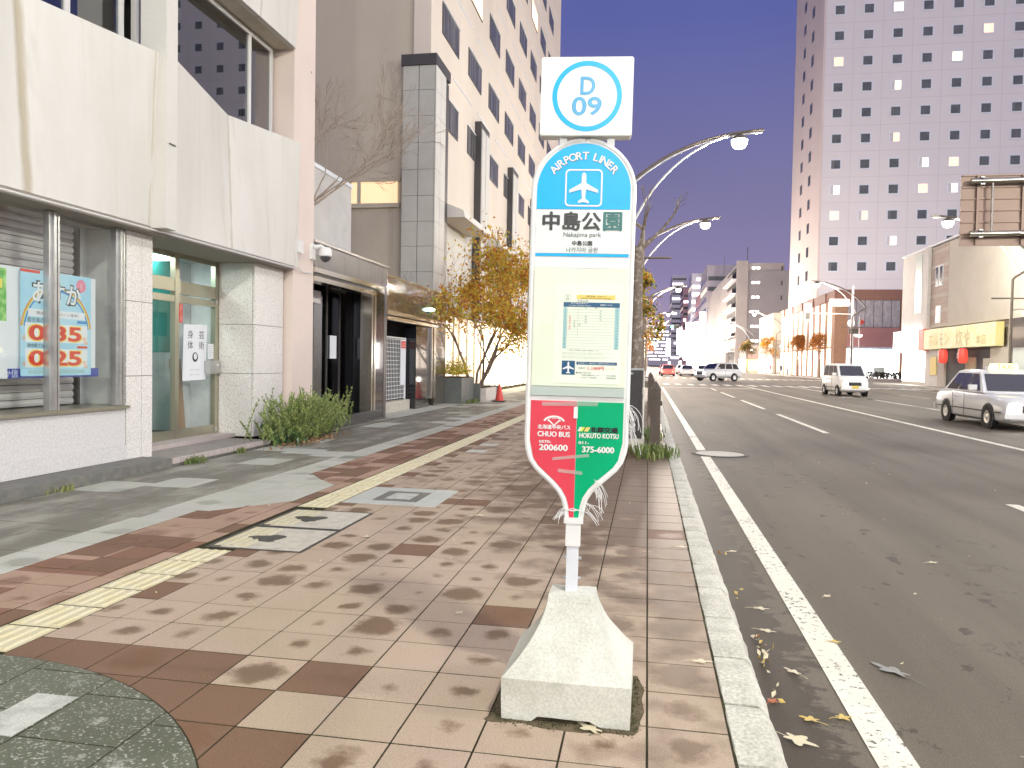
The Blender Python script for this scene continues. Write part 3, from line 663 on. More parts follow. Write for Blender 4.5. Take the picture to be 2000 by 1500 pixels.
for (x0, x1, z0, dz, h) in ((-.145, .085, 1.218, .006, .016), (-.095, .055, .992, .020, .013), (-.072, .030, .944, -.008, .014)):
    sb(MB().add([(x0, -.0175, z0), (x1, -.0175, z0 + dz), (x1, -.0175, z0 + dz + h), (x0, -.0175, z0 + h)], [(0, 1, 2, 3)]), 'tape_strip', M_TAPE, plate)
sb(MB().box(-.013, .004, -.0178, -.0166, 1.170, 1.218), 'torn_label', M_SWHITE, plate)
# square header board with the stop number
sb(MB().box(-.105, -.075, -.012, .012, 2.27, 2.345), 'bracket', M_SWHITE); sb(MB().box(.09, .12, -.012, .012, 2.25, 2.345), 'bracket', M_SWHITE)
hp = rsq(0, 0, 1, .03); hb = sb(MB().prism([(x * .374, 2.484 + z * .318) for x, z in hp], -.032, .032, 'y'), 'header_board', M_SWHITE)
sb(MB().prism([(x * .368, 2.484 + z * .312) for x, z in hp], -.0345, -.0325, 'y'), 'header_face', mat('header_face_white', (.80, .83, .76), .35, spec=.25), hb)
b = MB(); ring2(b, [(.002 + .141 * math.cos(i * math.pi / 32), 2.484 + .142 * math.sin(i * math.pi / 32)) for i in range(64)], [(.002 + .121 * math.cos(i * math.pi / 32), 2.484 + .122 * math.sin(i * math.pi / 32)) for i in range(64)], -.0356)
sb(b, 'number_ring', M_CYAN, hb)
M_BLUEINK = mat('header_blue_ink', (.01, .30, .58), .3)
letters([('D', .004, 2.526, dict(width=.056, height=.070, bold=.0025)), ('09', .002, 2.444, dict(width=.116, height=.072, bold=.0025))], 'lettering', M_BLUEINK, -.0357, hb)
# frayed white strings tied to the frame
st = MB(); sr = random.Random(11)
def strand(p, n, L, spread, drop):
    for _ in range(n):
        q = Vector(p) + Vector((sr.uniform(-.006, .006), sr.uniform(-.01, .005), sr.uniform(-.02, .02))); pts = [q.copy()]; d = Vector((sr.uniform(*spread), sr.uniform(-.4, .4), sr.uniform(-.3, .3))).normalized(); l_ = L * sr.uniform(.5, 1.1)
        for k in range(6):
            d = (d + Vector((sr.uniform(-.25, .25), sr.uniform(-.2, .2), -drop))).normalized(); q = q + d * l_ / 6; pts.append(q.copy())
        st.tube(pts, .0011, 4, False)
strand((.205, -.005, 1.215), 16, .13, (.2, 1), .55); strand((.208, 0, 1.15), 10, .14, (.1, 1), .7)
strand((.075, -.004, .905), 20, .12, (.1, .8), .45); strand((.045, -.004, .80), 9, .10, (.2, 1), .25); strand((-.04, -.006, .78), 18, .06, (-1, .1), .3)
st.tube([(.04 * math.cos(a), -.022 + .012 * math.sin(a * 2), .79 + .004 * math.sin(a * 3)) for a in [i * .3 for i in range(22)]], .0025, 5)
sb(st, 'frayed_string', mat('white_string', (.75, .75, .73), .8), kind='stuff')
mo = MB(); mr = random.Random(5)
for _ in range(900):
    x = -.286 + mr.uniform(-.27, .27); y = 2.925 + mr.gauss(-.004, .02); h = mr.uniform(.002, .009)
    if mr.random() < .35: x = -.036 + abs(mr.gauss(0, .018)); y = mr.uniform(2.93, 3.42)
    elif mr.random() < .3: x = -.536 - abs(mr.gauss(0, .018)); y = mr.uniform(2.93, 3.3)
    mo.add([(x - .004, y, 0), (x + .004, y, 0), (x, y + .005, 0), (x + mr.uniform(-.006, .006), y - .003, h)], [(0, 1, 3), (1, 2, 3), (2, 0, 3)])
M_DIRT_SHADE = mat('dirt_and_base_shade', (.15, .118, .078), .9, 0, (.085, .07, .04), 14., spec=.1)  # dirt that also paints the shade missing under the base notch
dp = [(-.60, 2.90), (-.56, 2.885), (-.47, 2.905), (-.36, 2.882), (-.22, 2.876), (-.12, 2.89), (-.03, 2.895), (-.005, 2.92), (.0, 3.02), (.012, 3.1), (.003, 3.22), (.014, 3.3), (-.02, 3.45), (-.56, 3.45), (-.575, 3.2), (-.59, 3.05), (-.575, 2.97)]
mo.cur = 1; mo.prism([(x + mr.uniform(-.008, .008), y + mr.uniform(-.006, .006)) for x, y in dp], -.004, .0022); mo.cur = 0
tag(mo.build('moss_and_shade_patch', [M_MOSS, M_DIRT_SHADE]), 'dark moss with dirt and painted shade round the foot of the sign base', 'moss', kind='stuff')
# ================================================================== NEAR BUILDING ON THE LEFT
M_PANEL = mat('cream_panel', (.66, .64, .585), .75, 0, (.595, .575, .515), 1.3, .45, .75, .15, 90., .002, (1, 1, .35), .05)
M_STAINP = mat('stained_panel_fold', (.50, .45, .35), .8, 0, (.62, .58, .50), 3., .4, .7)
M_PINK = mat('pale_pink_plaster', (.76, .64, .56), .8, 0, (.72, .61, .535), 1.5, bmp=.15, bscale=120., bdist=.002)
M_ALU = mat('aluminium_frame', (.60, .60, .58), .28, .8, (.45, .45, .44), 5.)
M_ALUW = mat('white_window_frame', (.66, .65, .62), .45)
M_BRASS = mat('pale_bronze_frame', (.44, .42, .32), .3, .75)
M_PLINTH = mat('rough_plinth', (.60, .585, .565), .9, 0, (.70, .68, .66), 40., .4, .6, .6, 90., .008)
M_STEP = mat('dark_step_stone', (.13, .13, .115), .6, 0, (.20, .195, .17), 9., bmp=.3, bscale=150.)
M_STEPT = mat('entrance_step_stone', (.33, .28, .25), .65, 0, (.24, .21, .185), 6., bmp=.2, bscale=150.)
M_STEPW = mat('step_edge_tile', (.52, .45, .41), .5, 0, (.44, .38, .35), 20.)
M_DARKIN = mat('unlit_interior', (.08, .075, .075), .8)
M_GLASS = glassy('window_glass', (.95, .97, .96), .02, .80)
M_GLASSD = glassy('dark_reflecting_glass', (.42, .42, .42), .015, .62)
M_SHUT = mat('steel_shutter', (.80, .76, .75), .5, 0, (.66, .61, .60), 2., stretch=(1, .4, 4))
M_CURT = mat('beige_blind', (.40, .31, .20), .8, 0, (.33, .25, .16), 2., stretch=(1, 12, .4))
M_TEALW = mat('teal_partition', (.02, .30, .27), .5, 0, (.015, .24, .22), 1.)
M_WHITEI = mat('white_interior', (.70, .70, .70), .8, 0, (.55, .56, .58), 4.)
def stained_panel():
    m = bpy.data.materials.new('stained_cream_panel'); n, l, b = nodes_of(m); g = n.new('ShaderNodeNewGeometry'); s_ = n.new('ShaderNodeSeparateXYZ'); l.new(g.outputs['Position'], s_.inputs[0])
    v = pos_vec(n, l, (1, 1, .3)); col = mix(n, l, maprange(n, l, noise_n(n, l, v, 1.4, 5, .6), .42, .75), (.66, .64, .585, 1), (.595, .575, .515, 1))
    streak = maprange(n, l, noise_n(n, l, pos_vec(n, l, (1, 1, .02)), 7., 3), .58, .75, 0, .30); col = mix(n, l, streak, col, (.47, .42, .33, 1))
    for yb, sl, wd, amt in ((6.72, .108, .085, .85), (10.53, .212, .035, .6), (8.6, .0, .02, .5)):
        d = math_n(n, l, 'ABSOLUTE', math_n(n, l, 'SUBTRACT', math_n(n, l, 'SUBTRACT', s_.outputs[1], yb), math_n(n, l, 'MULTIPLY', math_n(n, l, 'SUBTRACT', s_.outputs[2], 3.), sl)))
        d = math_n(n, l, 'ADD', d, math_n(n, l, 'MULTIPLY', math_n(n, l, 'SUBTRACT', noise_n(n, l, pos_vec(n, l, (1, 1, .25)), 11., 3), .5), .06))
        col = mix(n, l, math_n(n, l, 'MULTIPLY', maprange(n, l, d, wd * .3, wd, 1, 0), amt), col, (.42, .36, .25, 1))
    l.new(col, b.inputs['Base Color']); b.inputs['Roughness'].default_value = .75; bump(n, l, b, noise_n(n, l, v, 90., 3), .15, .002); return m
M_PANELF = stained_panel()
bl = thing('corner_office_building', (-6.1, 9, 0), 'cream panelled office building with granite pillars, shuttered window and glass door at the left', 'building')
XP = -6.1
# body
box('rear_body', M_PANEL, bl, -18, -8.3, -9.95, 13.40, 0, 15.95)
box('street_wall', M_PANEL, bl, -8.3, -6.9, -9.9, 2.2, 0, 15.9)
# folded balustrade panels of the upper floor: straight lower edge, top edge folding in and out
def folded(name, y0, y1, ym_b, ym_t, z0, z1, xin, parent, m=M_PANELF, thick=.10, xo=XP, zsag=0):
    b = MB(); A = [(xo, y0, z0), (xo, ym_b, z0), (xo, y1, z0)]; T = [(xo + .18, y0, z1), (xin, ym_t, z1 - zsag), (xo + .10, y1, z1)]; n = 10
    for h in (0, 1):
        a0, a1, t0, t1 = [Vector(p) for p in (A[h], A[h + 1], T[h], T[h + 1])]
        for dx in (0, -thick):
            g = [[a0.lerp(a1, u / n).lerp(t0.lerp(t1, u / n), v / n) + Vector((dx, 0, 0)) for u in range(n + 1)] for v in range(n + 1)]
            b.add([p for r0 in g for p in r0], [(v * (n + 1) + u, v * (n + 1) + u + 1, (v + 1) * (n + 1) + u + 1, (v + 1) * (n + 1) + u) for u in range(n) for v in range(n)])
        for p, q in ((a0, a1), (t0, t1)): d = Vector((-thick, 0, 0)); b.quad(p, q, q + d, p + d)
    for p, q in ((A[0], T[0]), (A[2], T[2])): p, q = Vector(p), Vector(q); d = Vector((-thick, 0, 0)); b.quad(p, q, q + d, p + d)
    return b.build(name, m, parent)
folded('balustrade_panel', 8.88, 12.56, 10.53, 10.98, 3.0, 5.12, -6.45, bl)
folded('balustrade_panel', 4.6, 8.64, 6.72, 6.95, 3.0, 5.12, -6.45, bl)
box('pilaster', M_PANEL, bl, -6.25, -5.90, 8.645, 8.875, 2.98, 15.9)
box('panel_end', M_PANEL, bl, -6.3, -6.045, 12.565, 12.60, 3.0, 5.06)
MB().box(-5.895, -5.885, 8.70, 8.82, 4.02, 4.035).build('wall_crack_plate', M_IRON, bl)
# soffit under the overhang with a thin pipe
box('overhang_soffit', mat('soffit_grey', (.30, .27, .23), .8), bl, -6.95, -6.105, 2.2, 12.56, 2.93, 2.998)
MB().tube([(-6.06, 2.3, 2.955), (-6.06, 5., 2.945), (-6.06, 7, 2.95), (-6.06, 12.45, 2.955), (-6.06, 12.60, 3.0), (-6.07, 12.64, 3.12), (-6.07, 12.64, 3.24)], .013, 6).build('cable_conduit', M_ALUW, bl, smooth=True)
MB().tube([(-6.07, 12.66, 2.98), (-6.10, 12.9, 2.93), (-6.11, 13.3, 2.96)], .009, 5).build('cable_conduit', M_ALUW, bl, smooth=True)
jb = box('junction_box', M_ALUW, bl, -6.145, -6.03, 12.55, 12.77, 3.24, 3.46)
# pink end wall
box('end_wall', M_PINK, bl, -8.29, -6.15, 12.605, 13.45, 0, 15.9)
MB().lathe([(0, 0), (.03, 0), (.03, .02), (0, .02)], (-6.15, 13.28, 6.6), 8, 'x').build('wall_plug', M_ALUW, bl)
# upper storey windows
def panes(y0, y1, z0, z1, x, muls, fw=.035, gm=M_GLASSD):
    w = thing('tmp', (0, 0, 0), None, None) if False else None
    f = MB()
    for a in [y0] + muls + [y1]: f.box(x - .03, x + .03, a - fw, a + fw, z0, z1)
    for a, b in zip([y0] + muls, muls + [y1]): f.box(x - .028, x + .028, a + fw, b - fw, z0, z0 + fw * 2); f.box(x - .028, x + .028, a + fw, b - fw, z1 - fw * 2, z1)
    fo = f.build('window', M_ALUW, bl)
    for a, b in zip([y0] + muls, muls + [y1]): box('pane', gm, fo, x - .004, x + .004, a + fw, b - fw, z0 + fw * 2, z1 - fw * 2)
    return fo
panes(8.9, 12.45, 4.72, 6.72, -6.52, [9.72, 11.72])
panes(4.7, 8.62, 4.72, 6.72, -6.52, [6.6, 7.72])
box('window_blind', M_CURT, bl, -6.66, -6.64, 11.76, 12.42, 4.8, 6.66)
box('window_blind', M_CURT, bl, -6.66, -6.64, 7.76, 8.0, 4.8, 6.66); box('window_blind', M_CURT, bl, -6.66, -6.64, 8.2, 8.58, 4.8, 6.66); box('window_blind', M_CURT, bl, -6.70, -6.68, 4.8, 7.6, 4.8, 6.66)
box('upper_room', M_DARKIN, bl, -8.25, -7.6, 2.25, 12.6, 3.1, 6.9); box('upper_floor_slab', M_DARKIN, bl, -7.6, -6.62, 2.25, 12.6, 4.55, 4.70)
folded('fascia_panel', 8.88, 12.56, 10.6, 10.9, 6.74, 8.9, -6.40, bl); folded('fascia_panel', 4.6, 8.64, 6.6, 6.9, 6.74, 8.9, -6.4, bl)
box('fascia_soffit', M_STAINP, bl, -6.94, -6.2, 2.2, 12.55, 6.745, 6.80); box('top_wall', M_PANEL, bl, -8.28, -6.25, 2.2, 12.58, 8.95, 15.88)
# ground floor: plinth, display window
box('plinth', M_PLINTH, bl, -6.9, -6.30, -9.8, 8.44, .12, .745)
box('plinth_foot', M_PLINTH, bl, -6.29, -6.27, 2.3, 8.44, .12, .30)
box('sill', M_BRASS, bl, -6.85, -6.24, 2.3, 8.46, .748, .785)
for y in (4.6, 7.285, 8.335):
    fo = box('window_post', M_ALU, bl, -6.37, -6.30, y - .06, y + .07, .79, 2.92); box('post_rib', M_ALU, fo, -6.298, -6.27, y - .02, y + .015, .79, 2.90); box('post_rib', M_ALU, fo, -6.298, -6.28, y + .045, y + .07, .79, 2.90)
for a, b in ((2.3, 4.52), (4.69, 7.215), (7.37, 8.26)): box('display_pane', M_GLASS, bl, -6.345, -6.337, a, b, .79, 2.92)
box('display_return', M_WHITEI, bl, -6.95, -6.39, 8.44, 8.47, .79, 2.93)
sh = MB(); n = 26
for k in range(n):
    z = .80 + k * .082; box('shutter_slat', M_SHUT, bl, -6.86 - .012 * (k % 2 == 9), -6.835, 2.3, 8.05, z, z + .062) if False else None
    MB().prism([(-6.86, z), (-6.84, z + .004), (-6.826, z + .036), (-6.84, z + .072), (-6.86, z + .078)], 2.3, 8.22, 'y').build('shutter_slat', M_SHUT, bl)
box('shutter_backing', M_DARKIN, bl, -6.89, -6.865, 2.3, 8.24, .79, 2.93); box('shutter_rail', M_IRON, bl, -6.90, -6.80, 8.25, 8.29, .79, 2.92); box('display_side', M_WHITEI, bl, -6.88, -6.83, 8.295, 8.436, .79, 2.93)
# pillars of speckled granite slabs
def slabs(x0, x1, y0, y1, zs):
    for a, b in zip(zs, zs[1:]): box('granite_slab', M_GRAN, bl, x0, x1, y0, y1, a + .004, b - .004)
box('pillar_core', M_JOINT, bl, -6.9, -6.31, 8.475, 8.95, .1, 2.93)
for y0, y1 in ((8.46, 8.746), (8.752, 8.962)): slabs(-6.33, -6.30, y0, y1, (.085, 1.14, 2.42 - .35, 2.93))
box('pillar_core', M_JOINT, bl, -6.92, -6.33, 11.60, 12.56, .1, 2.93)
for y0, y1 in ((11.572, 12.56),): slabs(-6.33, -6.30, y0, y1, (.10, 1.13, 1.93, 2.93))
for x0, x1 in ((-6.925, -6.34),): slabs(x0, x1, 11.57, 11.598, (.10, 1.13, 1.93, 2.93))
box('pillar_return', M_GRAN, bl, -6.93, -6.34, 8.954, 8.964, .1, 2.93)
# steps
box('step_kerb', M_STEP, bl, -6.29, -5.87, -9.7, 8.75, -.01, .115)
box('entrance_step', M_STEPT, bl, -6.99, -5.93, 8.76, 11.35, -.01, .094); 
for k in range(16): box('step_edge_tile', M_STEPW, bl, -5.925, -5.865, 8.765 + k * .1605, 8.765 + k * .1605 + .15, .035, .098)
box('step_shadow_gap', M_STEP, bl, -5.924, -5.885, 8.76, 11.34, -.01, .033)
box('threshold', M_STEPW, bl, -7.05, -6.62, 8.97, 11.56, .095, .155)
# glazed door screen
XD = -6.97
dr = thing('x', (0, 0, 0), None, None) if False else None
fr_ = MB()
for y in (8.985, 10.44, 11.515): fr_.box(XD - .04, XD + .04, y - .05, y + .05, .156, 2.93)
for a, b in ((9.04, 10.385), (10.495, 11.485)): fr_.box(XD - .035, XD + .035, a, b, 2.20, 2.30); fr_.box(XD - .035, XD + .035, a, b, 2.33, 2.52) if a > 10 else fr_.box(XD - .035, XD + .035, a, b, 2.36, 2.55); fr_.box(XD - .035, XD + .035, a, b, .158, .29); fr_.box(XD - .035, XD + .035, a, b, 2.86, 2.93)
door = fr_.build('glass_door', M_BRASS, bl)
for a, b in ((9.04, 10.385), (10.495, 11.485)):
    box('pane', M_GLASS, door, XD - .005, XD + .005, a, b, .295, 2.195); box('transom_pane', M_GLASS, door, XD - .005, XD + .005, a, b, 2.56, 2.855)
for z in (.19, 2.25): box('hinge', M_ALU, door, XD + .041, XD + .065, 11.44, 11.50, z, z + .06)
lk = box('lock_box', M_ALU, door, XD + .02, XD + .11, 11.20, 11.52, 1.12, 1.33); MB().lathe([(0, 0), (.025, 0), (.022, .012), (0, .014)], (XD + .111, 11.42, 1.26), 12, 'x').build('lock_cylinder', M_SWHITE, lk)
# what shows through the door
box('lobby_floor', M_STEPT, bl, -8.28, -7.06, 9.0, 12.5, .06, .14); box('lobby_ceiling', M_WHITEI, bl, -8.28, -7.02, 8.98, 11.59, 2.935, 2.99)
box('lobby_back', M_TEALW, bl, -8.27, -8.2, 9.0, 12.58, .15, 2.93); box('teal_screen', M_TEALW, bl, -7.62, -7.59, 10.3, 11.25, 1.45, 2.92); box('white_screen', M_WHITEI, bl, -7.5, -7.46, 11.27, 11.60, .2, 2.9)
box('lobby_side', M_WHITEI, bl, -8.2, -7.02, 11.605, 11.64, .15, 2.93); box('lobby_side', M_WHITEI, bl, -8.2, -7.02, 8.93, 8.95, .15, 2.93)
box('counter', M_WHITEI, bl, -8.1, -7.7, 9.2, 10.2, .15, 1.5); MB().prism([(11.0, .15), (11.28, .15), (11.12, 1.35), (10.88, 1.35)], -7.36, -7.32, 'x').build('leaning_board', mat('plywood', (.40, .24, .13), .6, 0, (.34, .2, .1), 4., stretch=(1, 1, 8)), bl)
lt = box('lobby_lamp', emit('fluorescent', (.9, 1, .98), 13.), bl, -7.75, -7.35, 9.6, 10.9, 2.88, 2.93)
# posters and notices (they hang on the glass: things of their own)
def poster_frame(mb_y0, mb_y1, z0, z1, x): return lambda p: (x + p[1], mb_y0 + p[0], p[2])
M_PBLUE = mat('poster_sky_blue', (.30, .62, .80), .5, 0, (.55, .78, .86), 1.6); M_PWHITE = mat('poster_white', (.80, .82, .84), .55); M_PRED = mat('poster_red', (.72, .05, .02), .5); M_PORANGE = mat('poster_orange', (.82, .33, .06), .5)
M_PYEL = mat('poster_yellow', (.88, .72, .12), .5); M_PNAVY = mat('poster_navy', (.04, .06, .35), .5); M_PGREEN = mat('poster_green', (.10, .42, .06), .5, 0, (.45, .75, .25), 9., .4, .6); M_PDBLUE = mat('poster_blue', (.05, .27, .62), .5)
PX = -6.375
po = thing('rate_poster', (PX, 7.2, 1.2), 'light blue poster with rainbow and red interest rates behind the shop window', 'poster')
def pl(y0, z0): return lambda p: (PX - p[1], y0 + p[0], z0 + p[2])
def pq(par, name, m, d, y0, y1, z0, z1): return MB().box(PX + d, PX + d + .0006, y0, y1, z0, z1).build(name, m, par)
PY0, PY1, PZ0, PZ1 = 6.70, 7.72, 1.14, 2.26
pq(po, 'paper', M_PBLUE, 0, PY0, PY1, PZ0, PZ1)
pq(po, 'heading_box', M_PRED, .001, PY0, PY0 + .26, PZ1 - .035, PZ1 - .005)
def ptext(par, m, items, d=.003):
    b = MB()
    for body, y, z, kw in items: text(b, body, y, z, 0, place=lambda p: (PX + d, p[0], p[2]), **kw)
    return b.build('lettering', m, par)
rb = MB(); 
for q, (m, r) in enumerate(((M_PYEL, .50), (M_PORANGE, .515), (M_PDBLUE, .475))):
    b = MB(); n = 26; c = (7.21, 1.60); rr_ = r
    P = [(c[0] + rr_ * math.cos(R(8 + 164 * i / n)), c[1] + rr_ * math.sin(R(8 + 164 * i / n))) for i in range(n + 1)]; Q = [(c[0] + (rr_ - .02) * math.cos(R(8 + 164 * i / n)), c[1] + (rr_ - .02) * math.sin(R(8 + 164 * i / n))) for i in range(n + 1)]
    b.add([(PX + .0014, p[0], p[1]) for p in P + Q], [(i, i + 1, n + 2 + i, n + 1 + i) for i in range(n)]); b.build('rainbow_band', m, po)
ptext(po, M_INK, [('あすか', 7.21, 2.03, dict(width=.74, height=.25, off=.06))], .002); ptext(po, M_PWHITE, [('あすか', 7.21, 2.03, dict(width=.70, height=.22, off=.022))], .0028)
pq(po, 'white_box', M_PWHITE, .0017, 6.80, 7.62, 1.77, 1.85); pq(po, 'white_box', M_PWHITE, .0017, 6.76, 7.66, 1.50, 1.70); pq(po, 'white_box', M_PWHITE, .0017, 6.76, 7.66, 1.23, 1.43)
ptext(po, M_PYEL, [('0.35', 7.185, 1.60, dict(width=.80, height=.19, off=.055)), ('0.25', 7.185, 1.33, dict(width=.80, height=.19, off=.055))], .0026); ptext(po, M_PRED, [('0.35', 7.185, 1.60, dict(width=.76, height=.165, off=.03)), ('0.25', 7.185, 1.33, dict(width=.76, height=.165, off=.03))], .0034)
ptext(po, M_PORANGE, [('年', 6.745, 1.54, dict(width=.055)), ('年', 6.745, 1.27, dict(width=.055)), ('%', 7.625, 1.53, dict(width=.075)), ('%', 7.625, 1.26, dict(width=.075))])
ptext(po, M_INK, [('組合員の方', 6.93, 1.735, dict(width=.28)), ('組合員ではない方', 6.97, 1.465, dict(width=.36)), ('預金キャンペーン金利', 7.21, 1.81, dict(width=.6, height=.035))])
pq(po, 'blue_tag', M_PDBLUE, .002, 7.50, 7.66, 1.725, 1.755); pq(po, 'red_tag', M_PRED, .002, 7.50, 7.66, 1.445, 1.47)
MB().lathe([(0, .001), (.075, .001), (.075, .0018)], (PX, 7.56, 2.15), 20, 'x').build('pink_seal', mat('poster_pink', (.80, .25, .35), .5), po); ptext(po, M_PWHITE, [('1', 7.56, 2.15, dict(height=.06))])
pq(po, 'foot_text', M_PALEBLUE, .0016, 6.8, 7.62, 1.165, 1.205)
bn = thing('blue_banner', (PX, 7, 1.1), 'dark blue strip banner with white lettering behind the rate poster', 'banner')
pq(bn, 'cloth', M_PNAVY, -.012, 5.9, 7.86, 1.12, 1.22); b = MB(); text(b, 'あすか信', 6.50, 1.17, 0, place=lambda p: (PX - .010, p[0], p[2]), width=.36); b.build('lettering', M_PWHITE, bn)
gp = thing('green_poster', (PX, 5.8, 1.2), 'green and white poster at the very left of the shop window', 'poster')
pq(gp, 'paper', M_PWHITE, 0, 5.55, 6.42, 1.14, 2.26); pq(gp, 'photo', M_PGREEN, .001, 5.56, 6.41, 1.72, 2.25); pq(gp, 'yellow_tag', M_PYEL, .002, 6.1, 6.36, 2.05, 2.14)
wb = thing('grey_backing_sheet', (PX, 6.5, 1.2), 'plain grey paper sheet between the two shop window posters', 'sheet'); box('sheet', M_PWHITE, wb, PX - .03, PX - .026, 6.0, 7.95, 1.18, 2.28)
for o_ in (po, bn): o_.location.y += .225; o_.location.z += .02
gp.location.y += .34; wb.location.y += .1
nt_ = thing('door_notice', (XD, 11, 1), 'white paper notice with black characters taped inside the glass door', 'notice')
def dq(par, name, m, d, y0, y1, z0, z1): return MB().box(XD + .012 + d, XD + .0126 + d, y0, y1, z0, z1).build(name, m, par)
MB().add([(XD + .012, 10.62, 1.02), (XD + .012, 11.24, 1.03), (XD + .013, 11.28, 1.90), (XD + .012, 10.65, 1.885)], [(0, 1, 2, 3)]).build('paper', M_PWHITE, nt_)
dpl = lambda p: (XD + .0145, p[0], p[2])
for ch, y, z in (('身', 10.82, 1.735), ('体', 10.82, 1.57), ('芸', 11.12, 1.735), ('術', 11.12, 1.57)): b = MB(); text(b, ch, y, z, 0, place=dpl, width=.145, height=.125); b.build('lettering', M_INK, nt_)
for z, w_ in ((1.19, .26), (1.11, .28)): b = MB(); text(b, '会場はこちらの建物です', 10.95, z, 0, place=dpl, width=w_, height=.018); b.build('lettering', M_GREYP, nt_)
b = MB(); ring = [(10.95 + .075 * math.cos(i * .3), 1.385 + .075 * math.sin(i * .3)) for i in range(21)]; rin = [(10.955 + .045 * math.cos(i * .3), 1.395 + .05 * math.sin(i * .3)) for i in range(21)]
b.add([(XD + .0145, p[0], p[1]) for p in ring + rin], [(i, (i + 1) % 21, 21 + (i + 1) % 21, 21 + i) for i in range(21)]); b.build('emblem', M_INK, nt_)
n2 = thing('small_notice', (XD, 11.3, 1.4), 'small white printed notice above the door lock', 'notice'); dq(n2, 'paper', M_PWHITE, 0, 11.30, 11.47, 1.36, 1.60)
b = MB(); [text(b, '関係者以外の立入禁止', 11.385, 1.40 + .032 * k, 0, place=lambda p: (XD + .0135, p[0], p[2]), width=.14) for k in range(6)]; b.build('lettering', M_GREYP, n2)
n3 = thing('red_sticker', (XD, 10.55, 2), 'narrow red vertical sticker at the top of the glass door', 'sticker'); dq(n3, 'film', M_PRED, 0, 10.53, 10.62, 1.90, 2.19)
b = MB(); text(b, '防犯カメラ作動中', 10.575, 2.045, 0, place=lambda p: (XD + .0135, p[0], p[2]), height=.05, rot=-math.pi / 2, width=.26); b.build('lettering', M_PWHITE, n3)
# dome camera on the end wall
sc = thing('security_camera', (-6.1, 13.4, 3.4), 'white dome security camera on the pink wall edge above the black portal', 'camera')
box('bracket', M_SWHITE, sc, -6.149, -6.10, 13.28, 13.42, 3.22, 3.50); MB().tube([(-6.10, 13.35, 3.44), (-5.98, 13.40, 3.47), (-5.93, 13.45, 3.42)], .035, 8).build('arm', M_SWHITE, sc, smooth=True)
MB().lathe([(0, 3.46), (.09, 3.45), (.115, 3.40), (.12, 3.30), (.10, 3.285)], (-5.93, 13.48, 0), 18).build('housing', M_SWHITE, sc, smooth=True); MB().lathe([(.098, 3.284), (.092, 3.24), (.06, 3.20), (0, 3.18)], (-5.93, 13.48, 0), 18).build('dome', mat('smoked_dome', (.05, .05, .06), .08, coat=1.), sc, smooth=True)
# ================================================================== PORTAL, LOW WALLS, HOTEL ON THE LEFT
M_BLACK = mat('polished_black_granite', (.010, .011, .014), .10, 0, (.02, .02, .024), 60., coat=.6)
M_BRONZE = mat('brushed_bronze_panel', (.055, .052, .055), .30, .25, (.085, .08, .085), 2., stretch=(1, 6, 1))
M_CHROME = mat('polished_trim', (.70, .68, .60), .14, .95)
M_BROWNST = mat('polished_brown_granite', (.075, .065, .05), .12, 0, (.12, .10, .075), 14., .4, .65, coat=.6)
pt = thing('black_portal', (-6.2, 15.5, 0), 'black polished granite shop portal with bright metal frame beside the pink wall', 'portal')
X0 = -6.15
box('fascia', M_BRONZE, pt, -6.9, X0, 13.46, 17.55, 3.12, 3.56); box('coping', M_CHROME, pt, -6.95, X0 + .03, 13.46, 17.58, 3.565, 3.61)
for q in range(5): box('fascia_joint', M_IRON, pt, X0 + .001, X0 + .003, 14.2 + .75 * q, 14.206 + .75 * q, 3.125, 3.55)
box('granite_jamb', M_BLACK, pt, -6.85, X0 - .002, 16.72, 17.36, 0, 3.115); box('corner_trim', M_BRONZE, pt, -6.86, X0 + .004, 17.365, 17.55, -.01, 3.115)
f = MB(); f.box(X0 - .22, X0 + .05, 13.46, 16.70, 3.00, 3.10); f.box(X0 - .22, X0 + .05, 13.46, 16.70, 2.84, 2.93); f.build('frame_head', M_CHROME, pt)
box('frame_groove', M_IRON, pt, X0 - .2, X0 + .02, 13.46, 16.69, 2.935, 2.995)
f = MB(); f.box(X0 - .22, X0 + .05, 16.42, 16.51, .24, 2.835); f.box(X0 - .22, X0 + .05, 16.58, 16.70, .24, 2.835); f.build('frame_jamb', M_CHROME, pt)
box('granite_step', M_BLACK, pt, -6.84, X0 + .01, 13.46, 16.71, 0, .235); box('side_wall', M_BLACK, pt, -9.2, -6.9, 17.2, 17.5, 0, 3.55); box('side_wall', M_PINK, pt, -9.2, -8.30, 13.46, 13.6, 0, 3.5)
box('lobby_back', M_BLACK, pt, -9.2, -9.0, 13.62, 17.19, 0, 3.5); box('lobby_roof', M_DARKIN, pt, -9.2, -6.91, 13.47, 17.19, 3.3, 3.5); box('lobby_floor', M_STEP, pt, -8.99, -6.85, 13.62, 17.19, 0, .06)
for y in (13.6, 14.25, 14.9, 15.6, 16.3): box('lobby_mullion', M_CHROME if y < 14.5 else M_IRON, pt, -6.85, -6.81, y, y + .04, .24, 2.1 if y < 14.5 else 3.2)
box('lobby_rail', M_CHROME, pt, -6.85, -6.80, 13.62, 14.25, 2.11, 2.16); box('lobby_pane', M_GLASSD, pt, -6.835, -6.829, 13.64, 16.4, .24, 2.83); box('blind_strip', M_SHUT, pt, -6.80, -6.78, 13.62, 15.2, 2.55, 2.8)
box('lobby_lamp', emit('added_lobby_fill', (1., .85, .7), 2.5), pt, -8.2, -7.9, 14.6, 15.4, 3.26, 3.295); box('wall_panel', M_STEP, pt, -8.98, -8.9, 14.4, 15.6, .06, 2.0); box('lobby_notice', M_PWHITE, pt, -6.81, -6.80, 15.75, 16.1, 1.4, 1.9)  # unseen ceiling lamp added so the dark portal lobby shows
